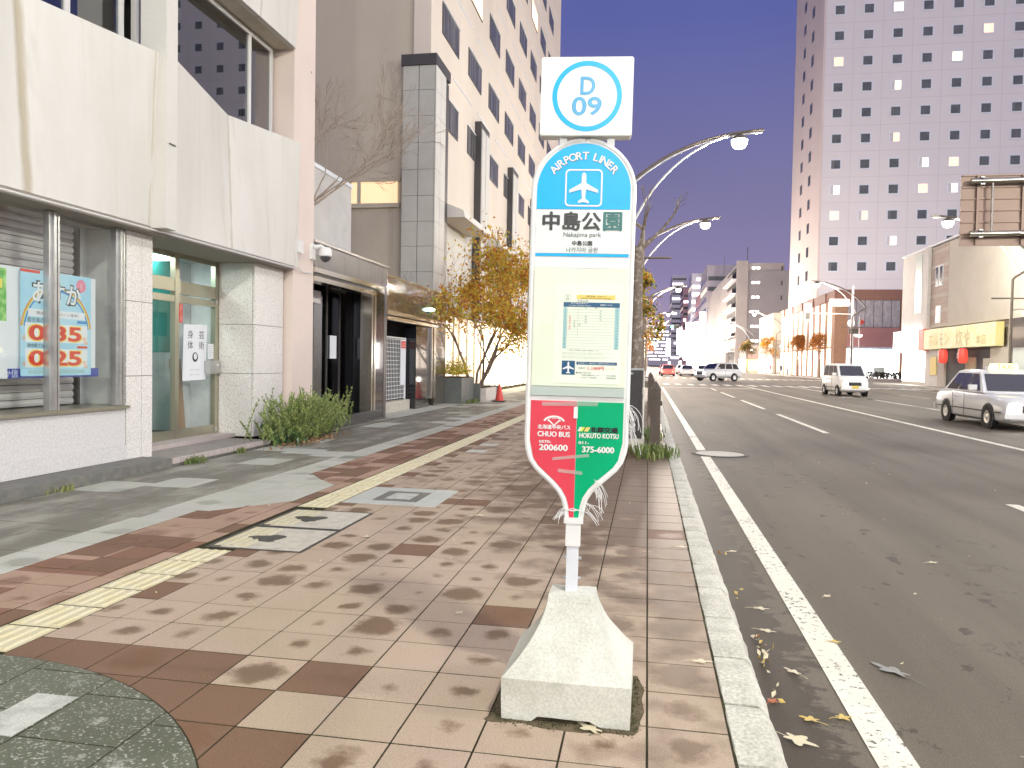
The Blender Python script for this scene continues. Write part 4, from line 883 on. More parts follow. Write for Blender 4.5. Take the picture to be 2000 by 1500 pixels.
w2 = thing('brown_granite_wall', (-6.5, 21, 0), 'polished brown and black granite wall with a bright framed opening beyond the portal', 'wall')
X1 = -6.5
box('wall_head', M_BROWNST, w2, -6.9, X1, 18.4, 24.3, 2.66, 3.50); box('wall_coping', M_CHROME, w2, -6.92, X1 + .02, 18.4, 24.32, 3.505, 3.54)
box('wall_end', M_BROWNST, w2, -6.9, X1, 22.98, 24.3, 0, 2.655); box('black_jamb', M_BLACK, w2, -6.88, X1 - .01, 21.1, 22.45, 0, 2.38)
f = MB(); f.box(X1 - .05, X1 + .06, 18.4, 22.95, 2.40, 2.50); f.box(X1 - .05, X1 + .07, 18.4, 22.95, 2.53, 2.65); f.build('frame_head', mat('worn_bright_trim', (.62, .56, .42), .25, .9, (.40, .34, .26), 9.), w2)
f = MB(); f.box(X1 - .05, X1 + .06, 22.48, 22.60, .24, 2.395); f.box(X1 - .05, X1 + .07, 22.68, 22.92, .24, 2.395); f.build('frame_jamb', M_CHROME, w2)
box('return_wall', M_BROWNST, w2, -9.5, -6.91, 24.0, 24.29, 0, 3.49); box('yard_wall', M_PANEL, w2, -12, -11.8, 17.6, 24.0, 0, 4.2); box('yard_soffit', M_PANEL, w2, -11.8, -6.92, 17.6, 23.9, 2.75, 2.9); box('yard_pillar', M_PWHITE, w2, -8.9, -8.7, 21.1, 21.3, 0, 2.7)
lb = thing('wall_lamp', (-6.5, 22, 3), 'small pale green lit lamp on the brown granite wall', 'lamp')
MB().lathe([(0, .0), (.10, .02), (.13, .06), (.06, .10), (0, .11)], (-6.44, 22.3, 2.86), 14).build('lamp_glass', emit('green_lamp', (.5, 1, .85), 9.), lb); box('lamp_bracket', M_IRON, lb, -6.499, -6.45, 22.26, 22.34, 2.80, 2.865)
la = thing('lattice_gate', (-6.75, 20, 0), 'white wire lattice gate in the opening of the brown wall', 'gate')
M_WIRE = mat('white_wire', (.78, .78, .76), .4)
f = MB()
for q in range(21): f.tube([(-6.80, 18.3 + q * .13, .32), (-6.80, 18.3 + q * .13, 1.98)], .009, 4)
for q in range(15): f.tube([(-6.79, 18.3, .34 + q * .115), (-6.79, 20.95, .34 + q * .115)], .009, 4)
f.build('wire_mesh', M_WIRE, la)
for y in (18.3, 20.98): MB().tube([(-6.8, y, 0), (-6.8, y, 2.02)], .03, 8).build('post', M_WIRE, la)
MB().tube([(-6.8, 18.3, 2.0), (-6.8, 20.98, 2.0)], .022, 8).build('top_rail', M_WIRE, la); box('base_block', M_CONC, la, -6.95, -6.66, 18.2, 21.05, 0, .28)
gs = thing('gate_notice', (-6.74, 20.6, 1.7), 'white notice with red heading hung on the lattice gate', 'sign'); box('board', M_PWHITE, gs, -6.765, -6.755, 20.45, 20.93, .7, 1.96); box('red_heading', M_PRED, gs, -6.753, -6.750, 20.5, 20.9, 1.72, 1.92)
b = MB(); text(b, '入口', 20.7, 1.82, 0, place=lambda p: (-6.748, p[0], p[2]), height=.13); b.build('lettering', M_PWHITE, gs)
pk = thing('white_annex', (-9, 20, 0), 'low white plastered annex behind the black portal', 'building')
box('wall', mat('white_plaster', (.66, .64, .60), .8, 0, (.58, .56, .52), 2.), pk, -12.2, -8.87, 17.55, 22.0, 2.95, 6.5); box('parapet', M_PWHITE, pk, -12.25, -8.84, 17.54, 22.04, 6.505, 6.62)
# ---- hotel
M_HOT = mat('hotel_cream_wall', (.76, .67, .56), .8, 0, (.66, .585, .49), .35, .4, .65, stretch=(1, .4, .15))
M_HOTS = mat('hotel_side_cladding', (.60, .53, .42), .8, 0, (.53, .47, .37), .25)
def corrug(m):
    n, l = m.node_tree.nodes, m.node_tree.links; b = n['Principled BSDF']; w = n.new('ShaderNodeTexWave'); w.inputs['Scale'].default_value = 3.2; w.bands_direction = 'X'
    l.new(pos_vec(n, l), w.inputs['Vector']); bump(n, l, b, w.outputs['Fac'], .16, .02)
corrug(M_HOTS)
M_HTILE = mat('tower_tile', (.52, .51, .45), .6, 0, (.45, .44, .39), 1.2)
M_HGL = mat('hotel_window_glass', (.06, .06, .065), .25, 0, (.19, .185, .18), 2.2, .45, .6, stretch=(1, 2.2, .08), spec=.3)
M_HDK = mat('hotel_dark_trim', (.06, .055, .055), .5)
M_LITW = emit('lit_room', (1., .66, .36), 1.4, col2=(1., .82, .58), scale=1.5)
ho = thing('grey_hotel', (-9, 42, 0), 'tall grey and cream hotel with rows of dark windows at the left', 'hotel')
XH = -7.4
box('street_wall', M_HOT, ho, -8.0, XH, 25.2, 61.5, 6.9, 42); box('side_wall', M_HOTS, ho, -22, -8.02, 25.36, 26.2, 0, 42); box('rear_body', M_HOTS, ho, -22, -8.03, 26.25, 61.4, 0, 41.9)
wf = MB(); wf.box(-.05, .03, -1.2, 1.2, -.56, .56); wme = wf.mesh('window', M_HDK)
wp = MB(); wp.box(.031, .036, -1.13, -.03, -.50, .50); pme1 = wp.mesh('pane', M_HGL); wp = MB(); wp.box(.031, .036, .03, 1.13, -.50, .50); pme2 = wp.mesh('pane', M_HGL)
sme = MB().box(.031, .07, -1.22, 1.22, .52, .56).mesh('sill', M_PWHITE)
lit_h = {(1, 2), (5, 4)}
for c in range(8):
    yc = 27.75 + 4.0 * c
    for r_ in range(8):
        z = 10.38 + 3.12 * r_
        if c == 0 and r_ == 0: pass
        o = piece('window', wme, None, ho, (XH, yc, z)); lit = (c, r_) in lit_h
        for pm in (pme1, pme2): 
            q = bpy.data.objects.new('pane', pm); COL.objects.link(q); q.parent = o
            if lit: q.material_slots[0].link = 'OBJECT'; q.material_slots[0].material = M_LITW
        q = bpy.data.objects.new('lintel', sme); COL.objects.link(q); q.parent = o
lme = MB().box(0, .018, -1.5, 1.5, -.03, .03).mesh('wall_rib', M_PWHITE)
for c in range(8):
    for r_ in range(8): piece('wall_rib', lme, None, ho, (XH + .001, 27.75 + 4 * c + (2 if r_ % 2 else 2), 11.95 + 3.12 * r_))
# projecting corner tower in square tiles and the fins along the front
box('corner_tower_core', M_HDK, ho, -8.25, -7.13, 24.9, 26.6, 0, 11.1); box('tower_cap', M_HDK, ho, -8.30, -7.08, 24.80, 26.65, 11.19, 11.55)
zt = [0.0, .9, 1.78, 2.66, 3.5, 4.35, 5.2, 6.03, 6.88, 7.75, 8.637, 9.522, 10.372, 11.18]
for a, b in zip(zt, zt[1:]):
    for x0, x1 in ((-8.24, -7.69), (-7.68, -7.13)): box('tower_tile', M_HTILE, ho, x0, x1 - .012, 24.85, 24.895, a + .012, b)
    for y0, y1 in ((24.85, 25.45), (25.46, 26.1)): box('tower_tile', M_PANEL, ho, -7.125, -7.09, y0, y1 - .012, a + .012, b)
for y0 in (31.9, 39.6, 47.4): 
    fn = box('fin', M_HDK, ho, XH + .005, -7.12, y0, y0 + 1.7, 3.2, 11.5); box('fin_face', M_PANEL, fn, -7.118, -7.08, y0 + .08, y0 + .78, 3.2, 11.2); box('fin_face', M_PANEL, fn, -7.118, -7.08, y0 + .86, y0 + 1.62, 3.2, 11.2)
# lower floors, canopies, lit entrance
box('lower_wall', M_PANEL, ho, -8.0, -7.45, 26.65, 61.4, 3.2, 6.85)
M_AWN = mat('pale_awning', (.70, .66, .60), .6)
for y0, y1 in ((26.7, 31.0), (33.4, 38.6), (41.2, 46.5)): MB().hexa([(-7.44, y0, 6.5), (-6.5, y0, 6.5), (-6.5, y1, 6.5), (-7.44, y1, 6.5)], [(-7.44, y0, 7.1), (-6.55, y0, 6.75), (-6.55, y1, 6.75), (-7.44, y1, 7.1)]).build('canopy', M_AWN, ho)
M_ENT = emit('lit_lobby', (1., .90, .70), 3.2, col2=(1., .80, .52), scale=.5)
M_ENT2 = emit('lit_lobby_dim', (1., .80, .60), .8, col2=(.8, .6, .45), scale=1.2)
for y0, y1, m in ((26.7, 30.2, M_ENT2), (30.4, 35, M_ENT2), (35.2, 41, M_ENT), (41.2, 47, M_ENT), (47.2, 54, M_ENT), (54.2, 61, M_ENT2)):
    g = box('shop_window', m, ho, -7.9, -7.62, y0, y1, .05, 3.15)
    for q in range(int((y1 - y0) / 1.4) + 1): box('mullion', M_BRASS, g, -7.61, -7.55, y0 + q * 1.4, y0 + q * 1.4 + .06, .05, 3.15)
box('shop_beam', M_HDK, ho, -7.95, -7.5, 26.65, 61.4, 3.155, 3.195)
box('lounge_window', emit('warm_band', (1., .72, .42), .55), ho, -10.2, -8.55, 25.30, 25.35, 6.76, 7.48)
f = MB(); f.box(-10.3, -8.45, 25.26, 25.34, 7.485, 7.62); f.box(-10.3, -8.45, 25.26, 25.34, 6.6, 6.75); f.box(-9.98, -9.85, 25.27, 25.29, 6.76, 7.48); f.build('lounge_window_trim', M_HOTS, ho)
# planters, cone
M_PLANT = mat('planter_slate', (.115, .125, .115), .55, 0, (.15, .16, .145), 5.); M_PLANTW = mat('planter_white_stone', (.62, .58, .54), .7, 0, (.52, .48, .45), 6.)
pa = thing('slate_planter', (-6.2, 24.5, 0), 'tall dark slate planter against the end of the brown wall', 'planter')
for q in range(3): box('panel', M_PLANT, pa, -6.9, -5.95, 24.32 + q * .62, 24.93 + q * .62, 0, .84)
box('soil', M_JOINT, pa, -6.8, -6.0, 24.35, 26.1, .841, .86)
pb = thing('white_planter', (-5.9, 26.9, 0), 'low pale stone planter next to the slate planter', 'planter')
box('front', M_PLANTW, pb, -6.9, -5.55, 26.3, 28.2, 0, .45); box('end_block', M_PLANT, pb, -6.6, -5.5, 28.21, 28.6, 0, .5); box('soil', M_JOINT, pb, -6.8, -5.7, 26.4, 28.1, .451, .47); box('link_block', M_PLANT, pb, -6.9, -5.75, 26.19, 26.29, 0, .62)
co = thing('traffic_cone', (-5.05, 26.2, 0), 'red traffic cone with a lit round beacon on top by the white planter', 'traffic cone')
MB().lathe([(.0, .62), (.035, .62), (.15, .06), (.15, .04)], (-5.05, 26.2, 0), 18).build('cone', mat('cone_red', (.75, .08, .06), .45), co, smooth=True); box('base', M_IRON, co, -5.26, -4.84, 25.99, 26.41, 0, .045)
MB().lathe([(0, .63), (.05, .64), (.085, .72), (.05, .80), (0, .81)], (-5.05, 26.2, 0), 14).build('beacon', emit('beacon', (1, .9, .75), 6.), co, smooth=True)
# ================================================================== KERBSIDE FURNITURE
M_BOX = mat('black_cabinet', (.025, .022, .022), .45, 0, (.04, .035, .034), 4.)
cb = thing('control_cabinet', (-.2, 13, 0), 'black roadside control cabinet behind the bus stop sign', 'cabinet')
box('body', M_BOX, cb, -.375, -.075, 12.9, 13.3, .16, 1.29); box('lid', M_STEEL, cb, -.385, -.062, 12.88, 13.32, 1.295, 1.325); box('footing', M_CONC, cb, -.45, -.03, 12.82, 13.4, -.01, .155); MB().tube([(-.052, 12.9, .16), (-.052, 12.9, 1.29)], .011, 6).build('conduit', M_ALUW, cb)
b = MB(); text(b, 'LD-01', -.29, 1.24, 12.897, height=.035, off=.02); b.build('lettering', M_PWHITE, cb)
M_WOODB = mat('dark_brown_post', (.085, .065, .05), .6, 0, (.12, .09, .07), 8., stretch=(1, 1, .2))
def bollard(x, y, h, label):
    t = thing('kerb_post', (x, y, 0), label, 'post', 'dark posts along the kerb'); w = .085
    box('post', M_WOODB, t, x - w, x + w, y - w, y + w, 0, h - .14)
    MB().hexa([(x - w - .008, y - w - .008, h - .14), (x + w + .008, y - w - .008, h - .14), (x + w + .008, y + w + .008, h - .14), (x - w - .008, y + w + .008, h - .14)], [(x - .012, y - .012, h), (x + .012, y - .012, h), (x + .012, y + .012, h), (x - .012, y + .012, h)]).build('pointed_cap', M_WOODB, t)
    box('groove', M_IRON, t, x - w - .002, x + w + .002, y - w - .002, y + w + .002, h - .30, h - .285); box('chain_eye', M_IRON, t, x + w, x + w + .03, y - .02, y + .02, h - .42, h - .34)
bollard(.15, 13.6, 1.10, 'dark pointed wooden kerb post beside the black cabinet')
for y, s in ((21.5, 'second'), (26.5, 'third'), (30.2, 'fourth')): bollard(.12, y, 1.10, f'dark pointed kerb post, {s} in the row going away along the kerb')
# weeds
M_LEAFG = mat('weed_green', (.10, .17, .035), .6, 0, (.17, .21, .06), 14.); M_LEAFY = mat('grass_straw', (.24, .26, .09), .7)
def weeds(name, c, rx, ry, n, h, label, seed, mats=(M_LEAFG, M_LEAFY)):
    r_ = random.Random(seed); b = MB()
    for _ in range(n):
        b.cur = 0 if r_.random() < .7 else 1
        x = c[0] + r_.gauss(0, rx * .5); y = c[1] + r_.gauss(0, ry * .5); a = r_.uniform(0, 6.28); L = h * r_.uniform(.4, 1.2); w = r_.uniform(.004, .011); bend = r_.uniform(.2, .9) * L
        dx, dy = math.cos(a), math.sin(a); p0 = (x - dy * w, y + dx * w, c[2]); p1 = (x + dy * w, y - dx * w, c[2]); m0 = (x + dx * bend * .35 - dy * w, y + dy * bend * .35 + dx * w, c[2] + L * .65); m1 = (x + dx * bend * .35 + dy * w, y + dy * bend * .35 - dx * w, c[2] + L * .65)
        b.add([p0, p1, m1, m0, (x + dx * bend, y + dy * bend, c[2] + L * .85)], [(0, 1, 2, 3), (3, 2, 4)])
    o = b.build(name, list(mats)); tag(o, label, 'weeds', kind='stuff'); return o
weeds('weeds', (.12, 11.9, 0), .28, .5, 420, .19, 'weeds and grass round the foot of the kerb post', 2)
weeds('weeds', (-.35, 12.4, 0), .35, .25, 220, .13, 'low weeds along the cabinet footing', 3)
weeds('weeds', (.1, 15.2, 0), .2, 1.1, 300, .16, 'grass strip behind the kerb post', 4)
weeds('weeds', (-5.83, 9.15, .0), .1, .18, 90, .11, 'small yellow green weed tuft at the tiled step', 5)
weeds('weeds', (-5.84, 10.3, .0), .07, .13, 60, .09, 'tiny weed tuft under the tiled step', 6)
weeds('weeds', (-5.82, 6.9, .0), .06, .18, 40, .08, 'dry weed at the foot of the dark step kerb', 8, (M_LEAFY, M_LEAFY))
weeds('weeds', (-5.75, 25.2, .0), .15, .9, 160, .16, 'grass at the foot of the slate planter', 9)
# ================================================================== PLANTS
M_BARK = mat('grey_bark', (.16, .12, .09), .85, 0, (.26, .21, .17), 16., bmp=.6, bscale=40., bdist=.01)
M_BARKL = mat('pale_bark', (.42, .36, .30), .8, 0, (.30, .25, .20), 18., bmp=.4, bscale=50., bdist=.006)
def leafmat(name, c, c2):
    if name in MATS: return MATS[name]
    m = mat(name, c, .6, 0, c2, 5., .35, .65, spec=.2); n, l = m.node_tree.nodes, m.node_tree.links; b = n['Principled BSDF']; o = n['Material Output']
    t = n.new('ShaderNodeBsdfTranslucent'); t.inputs[0].default_value = (*c, 1); x = n.new('ShaderNodeMixShader'); x.inputs[0].default_value = .5; l.new(b.outputs[0], x.inputs[1]); l.new(t.outputs[0], x.inputs[2]); l.new(x.outputs[0], o.inputs[0])
    return m
L_YEL = leafmat('leaf_yellow', (.70, .47, .06), (.76, .58, .12)); L_ORG = leafmat('leaf_orange', (.62, .27, .05), (.48, .17, .04)); L_GRN = leafmat('leaf_yellow_green', (.42, .42, .07), (.50, .46, .10)); L_BRN = leafmat('leaf_brown', (.34, .15, .05), (.42, .19, .07)); L_DGR = leafmat('leaf_dark_green', (.075, .11, .03), (.13, .14, .035))
def leaf(b, p, s, r_):
    d = Vector((r_.gauss(0, 1), r_.gauss(0, 1), r_.gauss(0, .8) - .3)); d.normalize(); u = d.orthogonal().normalized(); u = Matrix.Rotation(r_.uniform(0, 6.28), 3, d) @ u; v = d.cross(u)
    fold = d * s * .12
    b.add([p - u * s * .5, p + v * s * .30 + fold, p + u * s * .6, p - v * s * .30 + fold], [(0, 1, 2), (0, 2, 3)])
def grow(mb, p, d, L, r, depth, r_, tips, up=.15, spread=.6, kids=(2, 3), shrink=.72, seg=4, minr=.004, sag=0.):
    pts = [Vector(p)]; rad = [r]; d = Vector(d).normalized()
    for k in range(seg):
        d = (d + Vector((r_.gauss(0, .13), r_.gauss(0, .13), r_.gauss(0, .1) + up * .3 - sag))).normalized(); pts.append(pts[-1] + d * L / seg); rad.append(max(minr, r * (1 - .45 * (k + 1) / seg)))
    mb.tube(pts, rad, 6 if r > .03 else (4 if r > .008 else 3), False)
    if depth <= 1: tips += [(pts[i], d) for i in range(1, len(pts))]
    if depth == 0: return
    for k in range(r_.randint(*kids)):
        t = r_.randint(2, seg) if k else seg; a = r_.uniform(0, 6.28); o = d.orthogonal().normalized(); o = Matrix.Rotation(a, 3, d) @ o
        nd = (d + o * spread * r_.uniform(.6, 1.3) + Vector((0, 0, up))).normalized()
        grow(mb, pts[t], nd, L * shrink * r_.uniform(.75, 1.15), rad[t] * .72, depth - 1, r_, tips, up, spread, kids, shrink, seg, minr, sag)
def foliage(tips, n, s, r_, mats_w, jit=.18, filt=None):
    b = MB(); ms = [m for m, _ in mats_w]; ws = [w for _, w in mats_w]
    zone = [r_.choices(range(len(ms)), ws)[0] for _ in tips]
    for i, (p, d) in enumerate(tips):
        for _ in range(n):
            q = p + Vector((r_.gauss(0, jit), r_.gauss(0, jit), r_.gauss(0, jit * .8)))
            if filt and not filt(q): continue
            b.cur = zone[i] if r_.random() < .65 else r_.choices(range(len(ms)), ws)[0]; leaf(b, q, s * r_.uniform(.6, 1.3), r_)
    return b, ms
# autumn tree behind the planters
r_ = random.Random(21); at = thing('autumn_tree', (-5.7, 26.9, .4), 'maple tree with yellow and orange autumn leaves behind the white planter', 'tree')
tr = MB(); tips = []
for (p, d, L, r0) in (((-6.0, 27.0, .4), (.40, -.05, 1), 2.1, .075), ((-5.9, 27.3, .4), (.02, 0, 1), 2.2, .06), ((-6.2, 26.8, .4), (-.30, -.15, 1), 2.0, .06), ((-5.9, 26.7, .4), (.75, -.25, .9), 2.1, .06), ((-6.1, 27.1, .4), (-.1, -.1, 1), 2.4, .05)):
    grow(tr, p, d, L, r0, 5, r_, tips, .13, .62, (2, 3), .74, 4)
tr.build('trunk', M_BARK, at, smooth=True)
f, ms = foliage([t for t in tips if t[0].z > 1.6 and t[0].x > -7.2], 9, .125, r_, ((L_YEL, 4.5), (L_ORG, 2.2), (L_GRN, 1.8), (L_BRN, .9)), .30, lambda q: q.x > -7.05 and (q.z < 5.1 - .6 * max(0, -5.2 - q.x) or r_.random() < .10)); f.build('crown', ms, at, kind='stuff')
# bare tree whose twigs show past the pink wall
r_ = random.Random(5); bt = thing('bare_tree', (-8.9, 18.6, 0), 'leafless tree whose pale twigs spread beside the pink wall in front of the hotel', 'tree')
tr = MB(); tips = []
for d, L in (((.25, .5, 1), 2.0), ((.75, .6, .75), 2.1), ((.05, .5, 1), 2.2), ((.6, .5, .6), 1.8)): grow(tr, (-9.3, 18.6, 4.9), d, L, .045, 5, r_, tips, .07, .5, (2, 4), .74, 4, .0062)
tr.tube([(-9.0, 18.6, 0), (-8.9, 18.6, 2.5), (-9.3, 18.6, 5.0)], [.12, .09, .055], 8); tr.build('trunk', mat('pale_twig', (.50, .42, .33), .8, 0, (.36, .29, .22), 9.), bt, smooth=True)
# feathery shrub against the building
r_ = random.Random(13); sh_ = thing('feathery_shrub', (-5.8, 12.6, 0), 'feathery green shrub growing at the foot of the pink wall', 'shrub')
b = MB(); stm = MB()
for _ in range(420):
    x0 = r_.uniform(-6.08, -5.5); y0 = 12.35 + r_.gauss(0, .52); a = r_.uniform(0, 6.28); L = r_.uniform(.36, .86); out = r_.uniform(.15, .75)
    d = Vector((abs(math.cos(a)) * out * .75 - .12, math.sin(a) * out * 1.15, 1)).normalized(); p = Vector((x0, y0, 0)); pts = [p.copy()]
    for k in range(7):
        d = (d + Vector((d.x * .06, d.y * .06, -.07))).normalized(); p = p + d * L / 7
        if p.x < -6.13: p.x = -6.13
        pts.append(p.copy())
        if k > 0:
            for _2 in range(9):
                b.cur = r_.choices((0, 1, 2), (5, 3, 2))[0]; s = r_.uniform(.04, .085) * (1.1 - .06 * k); sd_ = Vector((r_.gauss(0, 1), r_.gauss(0, 1), r_.gauss(.4, .6))).normalized(); o = (d * .7 + sd_ * .8).normalized(); u = o.orthogonal().normalized() * .009
                q = p + d * r_.uniform(-.06, .06); b.add([q - u, q + u, q + o * s], [(0, 1, 2)])
    stm.tube(pts, .0035, 3, False)
b.build('foliage', [mat('shrub_green', (.21, .29, .06), .6, 0, (.27, .34, .09), 8.), mat('shrub_dark', (.09, .16, .04), .6), mat('shrub_tip', (.38, .41, .15), .6)], sh_, kind='stuff'); stm.build('stems', mat('shrub_stem', (.16, .13, .06), .7), sh_)
b = MB()
for _ in range(260): leaf(b, Vector((-5.75 + r_.gauss(0, .14), 11.55 + r_.gauss(0, .20), abs(r_.gauss(.12, .13)))), r_.uniform(.04, .09), r_)
bo = b.build('broad_leaf_weed', mat('broad_leaf', (.05, .12, .045), .35, 0, (.09, .17, .06), 9.)); tag(bo, 'low dark broad-leaved weed at the left foot of the feathery shrub', 'plant', kind='stuff')
b = MB()
for _ in range(240): b.cur = r_.randint(0, 1); leaf(b, Vector((-5.52 + r_.gauss(0, .10), 12.1 + r_.gauss(0, .6), .015 + abs(r_.gauss(0, .02)))), r_.uniform(.03, .07), r_)
tag(b.build('leaf_litter', [mat('dry_leaf', (.26, .15, .07), .8), mat('dry_leaf_pale', (.42, .27, .14), .8)]), 'dry brown leaves heaped in front of the feathery shrub', 'leaves', kind='stuff')
b = MB()
for _ in range(900): b.cur = 0 if r_.random() < .7 else 1; leaf(b, Vector((-6.35 + r_.gauss(0, .22), 25.2 + r_.gauss(0, .45), .95 + abs(r_.gauss(0, .22)))), r_.uniform(.05, .10), r_)
ys = thing('yellow_shrub', (-6.35, 25.2, .86), 'small bright yellow shrub on top of the slate planter', 'shrub'); b.build('foliage', [mat('shrub_yellow', (.62, .50, .04), .6), L_GRN], ys, kind='stuff'); MB().tube([(-6.35, 25.2, .86), (-6.35, 25.2, 1.1)], .02, 6).build('stem', M_BARK, ys)
# pruned street tree right behind the sign and leafy ones farther on
r_ = random.Random(31); t1 = thing('pruned_street_tree', (-.35, 18, 0), 'pruned leafless street tree with a blue band round its trunk behind the sign', 'tree'); tr = MB(); tips = []
tr.tube([(-.30, 18, 0), (-.27, 18, 1.2), (-.26, 18, 2.6), (-.28, 18, 3.7), (-.26, 18, 4.1)], [.17, .15, .13, .125, .11], 10)
for d, L in (((.75, .1, 1), .8), ((-.7, .2, .8), .8), ((.25, .1, 1), .7)): grow(tr, (-.27, 18, 3.95), d, L, .06, 3, r_, tips, .1, .45, (2, 3), .66, 3, .005)
tr.build('trunk', mat('plane_bark', (.20, .16, .12), .8, 0, (.38, .33, .27), 9., .5, .62, .4, 50.), t1, smooth=True); MB().lathe([(.163, 1.0), (.163, 1.27)], (-.27, 18, 0), 14).build('blue_band', mat('blue_band', (.03, .12, .22), .5), t1)
def street_tree(x, y, h, rad, label, mats_w, seed, nd=4, z0=1.9, ls=.16):
    r_ = random.Random(seed); t = thing('street_tree', (x, y, 0), label, 'tree', 'street trees'); tr = MB(); tips = []
    tr.tube([(x, y, 0), (x + .03, y, z0 * .6), (x, y, z0 + .2)], [.14, .11, .09], 8)
    for k in range(7):
        a = k * .9 + r_.uniform(0, .5); grow(tr, (x, y, z0 + (h - z0) * .08 * k), (math.cos(a) * .7, math.sin(a) * .7, .8 + .1 * k), rad * .62 * (1.15 - .05 * k), .05, nd, r_, tips, .12, .55, (2, 3), .68, 3, .006)
    tr.build('trunk', M_BARK, t, smooth=True)
    f, ms = foliage(tips, 5, ls * .8, r_, mats_w, .2 if ls < .2 else .42, lambda q: q.z < h and (q.x - x) ** 2 + (q.y - y) ** 2 < (rad * (1.12 - .55 * max(0, (q.z - z0) / (h - z0)) ** 1.5)) ** 2); f.build('crown', ms, t, kind='stuff')
street_tree(-.75, 30.5, 5.2, 1.35, 'bushy yellow-green street tree just right of the sign', ((L_GRN, 3), (L_ORG, 2), (L_DGR, 3), (L_YEL, 1.2)), 41)
street_tree(-1.2, 43, 5.4, 1.5, 'street tree with orange and green leaves, second beyond the sign', ((L_ORG, 3), (L_GRN, 3), (L_DGR, 1)), 42, 3)
street_tree(-1.3, 100, 6, 2., 'reddish street tree beyond the crossing on the left', ((L_ORG, 3), (L_BRN, 2)), 43, 3, 2.2, .3)
for k, (x, y, h, rd, lab, mw) in enumerate(((22.6, 108, 6.0, 1.7, 'small red-leaved street tree before the brick arcade', ((L_BRN, 2), (L_ORG, 3))), (22.4, 122, 6.2, 1.9, 'dark red street tree farther along the arcade pavement', ((L_BRN, 3), (L_ORG, 2))), (21.9, 150, 7, 2.1, 'orange street tree in front of the added glowing shop far right', ((L_ORG, 3), (L_YEL, 2))), (21.5, 175, 7, 2.2, 'grey-green street tree far down the right pavement', ((L_DGR, 3), (L_BRN, 2))))):
    street_tree(x, y, h, rd, lab, mw, 50 + k, 3, 2.3, .3)
# ================================================================== STREET LAMPS
M_LPOST = mat('lamp_post_brown', (.16, .13, .10), .45, .3, (.20, .165, .13), 3.); M_LARM = mat('lamp_arm_white', (.66, .66, .64), .35)
E_GRN = emit('lamp_green_white', (.80, 1., .82), 8.); E_WRM = emit('lamp_warm_white', (1., .86, .74), 8.)
def lamp_proto(sgn, em, colr, power, ped=True):
    """post at x=0, head reaches over the road in direction sgn"""
    t = thing('street_lamp', (0, 0, 0), 'x', 'street lamp', 'double-arched street lamps along the road'); s = sgn
    MB().tube([(0, 0, -.02), (0, 0, .9), (0, 0, 6.9)], [.11, .095, .075], 10).build('post', M_LPOST, t, smooth=True); MB().lathe([(.17, -.02), (.17, .06), (.12, .12)], (0, 0, 0), 12).build('base_plate', M_LPOST, t)
    MB().tube([(0, 0, 6.88), (-s * .15, 0, 7.05), (-s * 1.25, 0, 7.75), (-s * 1.38, 0, 7.95)], .07, 8).build('knee_arm', M_LPOST, t, smooth=True)
    MB().tube(bez((-s * 1.38, 0, 7.93), (s * .75, 0, 10.65), (s * 4.65, 0, 10.80), 16), .055, 8).build('outer_arch', M_LPOST, t, smooth=True)
    MB().tube(bez((-s * 1.30, 0, 7.86), (s * .80, 0, 10.55), (s * 4.60, 0, 10.70), 16), .035, 6).build('arch_underside', M_LARM, t, smooth=True)
    MB().tube(bez((-s * .40, 0, 7.20), (s * .85, 0, 9.9), (s * 3.3, 0, 10.62), 14), .045, 8).build('inner_arch', M_LARM, t, smooth=True)
    MB().lathe([(0, 10.68), (.10, 10.66), (.30, 10.50), (.33, 10.42)], (s * 3.72, 0, 0), 18).build('lamp_housing', M_LPOST, t, smooth=True)
    MB().lathe([(.32, 10.42), (.31, 10.27), (.22, 10.12), (0, 10.06)], (s * 3.72, 0, 0), 18).build('lamp_globe', em, t, smooth=True)
    if ped:
        MB().tube([(-s * 1.15, 0, 5.75), (s * 1.15, 0, 5.75)], .045, 8).build('cross_bar', M_LPOST, t); MB().tube(bez((0, 0, 5.0), (-s * .45, 0, 5.2), (-s * .8, 0, 5.02), 6), .025, 6).build('side_lamp_arm', M_LPOST, t, smooth=True)
        MB().lathe([(0, 5.0), (.20, 4.95), (.23, 4.82), (.12, 4.70), (0, 4.68)], (-s * .85, 0, 0), 14).build('side_lamp_globe', emit('side_lamp', (.9, 1, .85), 5.), t, smooth=True)
    return t
def put_lamp(proto, x, y, label, sgn, colr, power, first):
    t = proto if first else copy_tree(proto); t.location = (x, y, 0); t['label'] = label
    ld = bpy.data.lights.new('lamp_light', 'POINT'); ld.energy = power; ld.color = colr; ld.shadow_soft_size = .24
    lo = bpy.data.objects.new('lamp_light', ld); COL.objects.link(lo); lo.parent = t; lo.location = (sgn * 3.72, 0, 9.85); return t
CG, CW = (1., .99, .88), (1., .86, .72)
PL1 = lamp_proto(1, E_GRN, CG, LAMP_W); PL2 = lamp_proto(1, E_WRM, CW, LAMP_W); PR1 = lamp_proto(-1, E_GRN, CG, LAMP_W); PR2 = lamp_proto(-1, E_WRM, CW, LAMP_W)
put_lamp(PL1, -.30, 32.1, 'double-arched street lamp with greenish light, nearest to the bus stop sign', 1, CG, LAMP_W, True)
for y, lab in ((-.8, 'street lamp beside the viewer, out of the picture'), (-15.5, 'street lamp behind the viewer, out of the picture'), (-31, 'second street lamp behind the viewer, out of the picture')): put_lamp(PL1, -.30, y, lab, 1, CG, LAMP_W * (.7 if y > -5 else 1.7), False)
put_lamp(PL2, -.30, 50.6, 'double-arched street lamp with warm light, second of the left row', 1, CW, LAMP_W * 2, True)
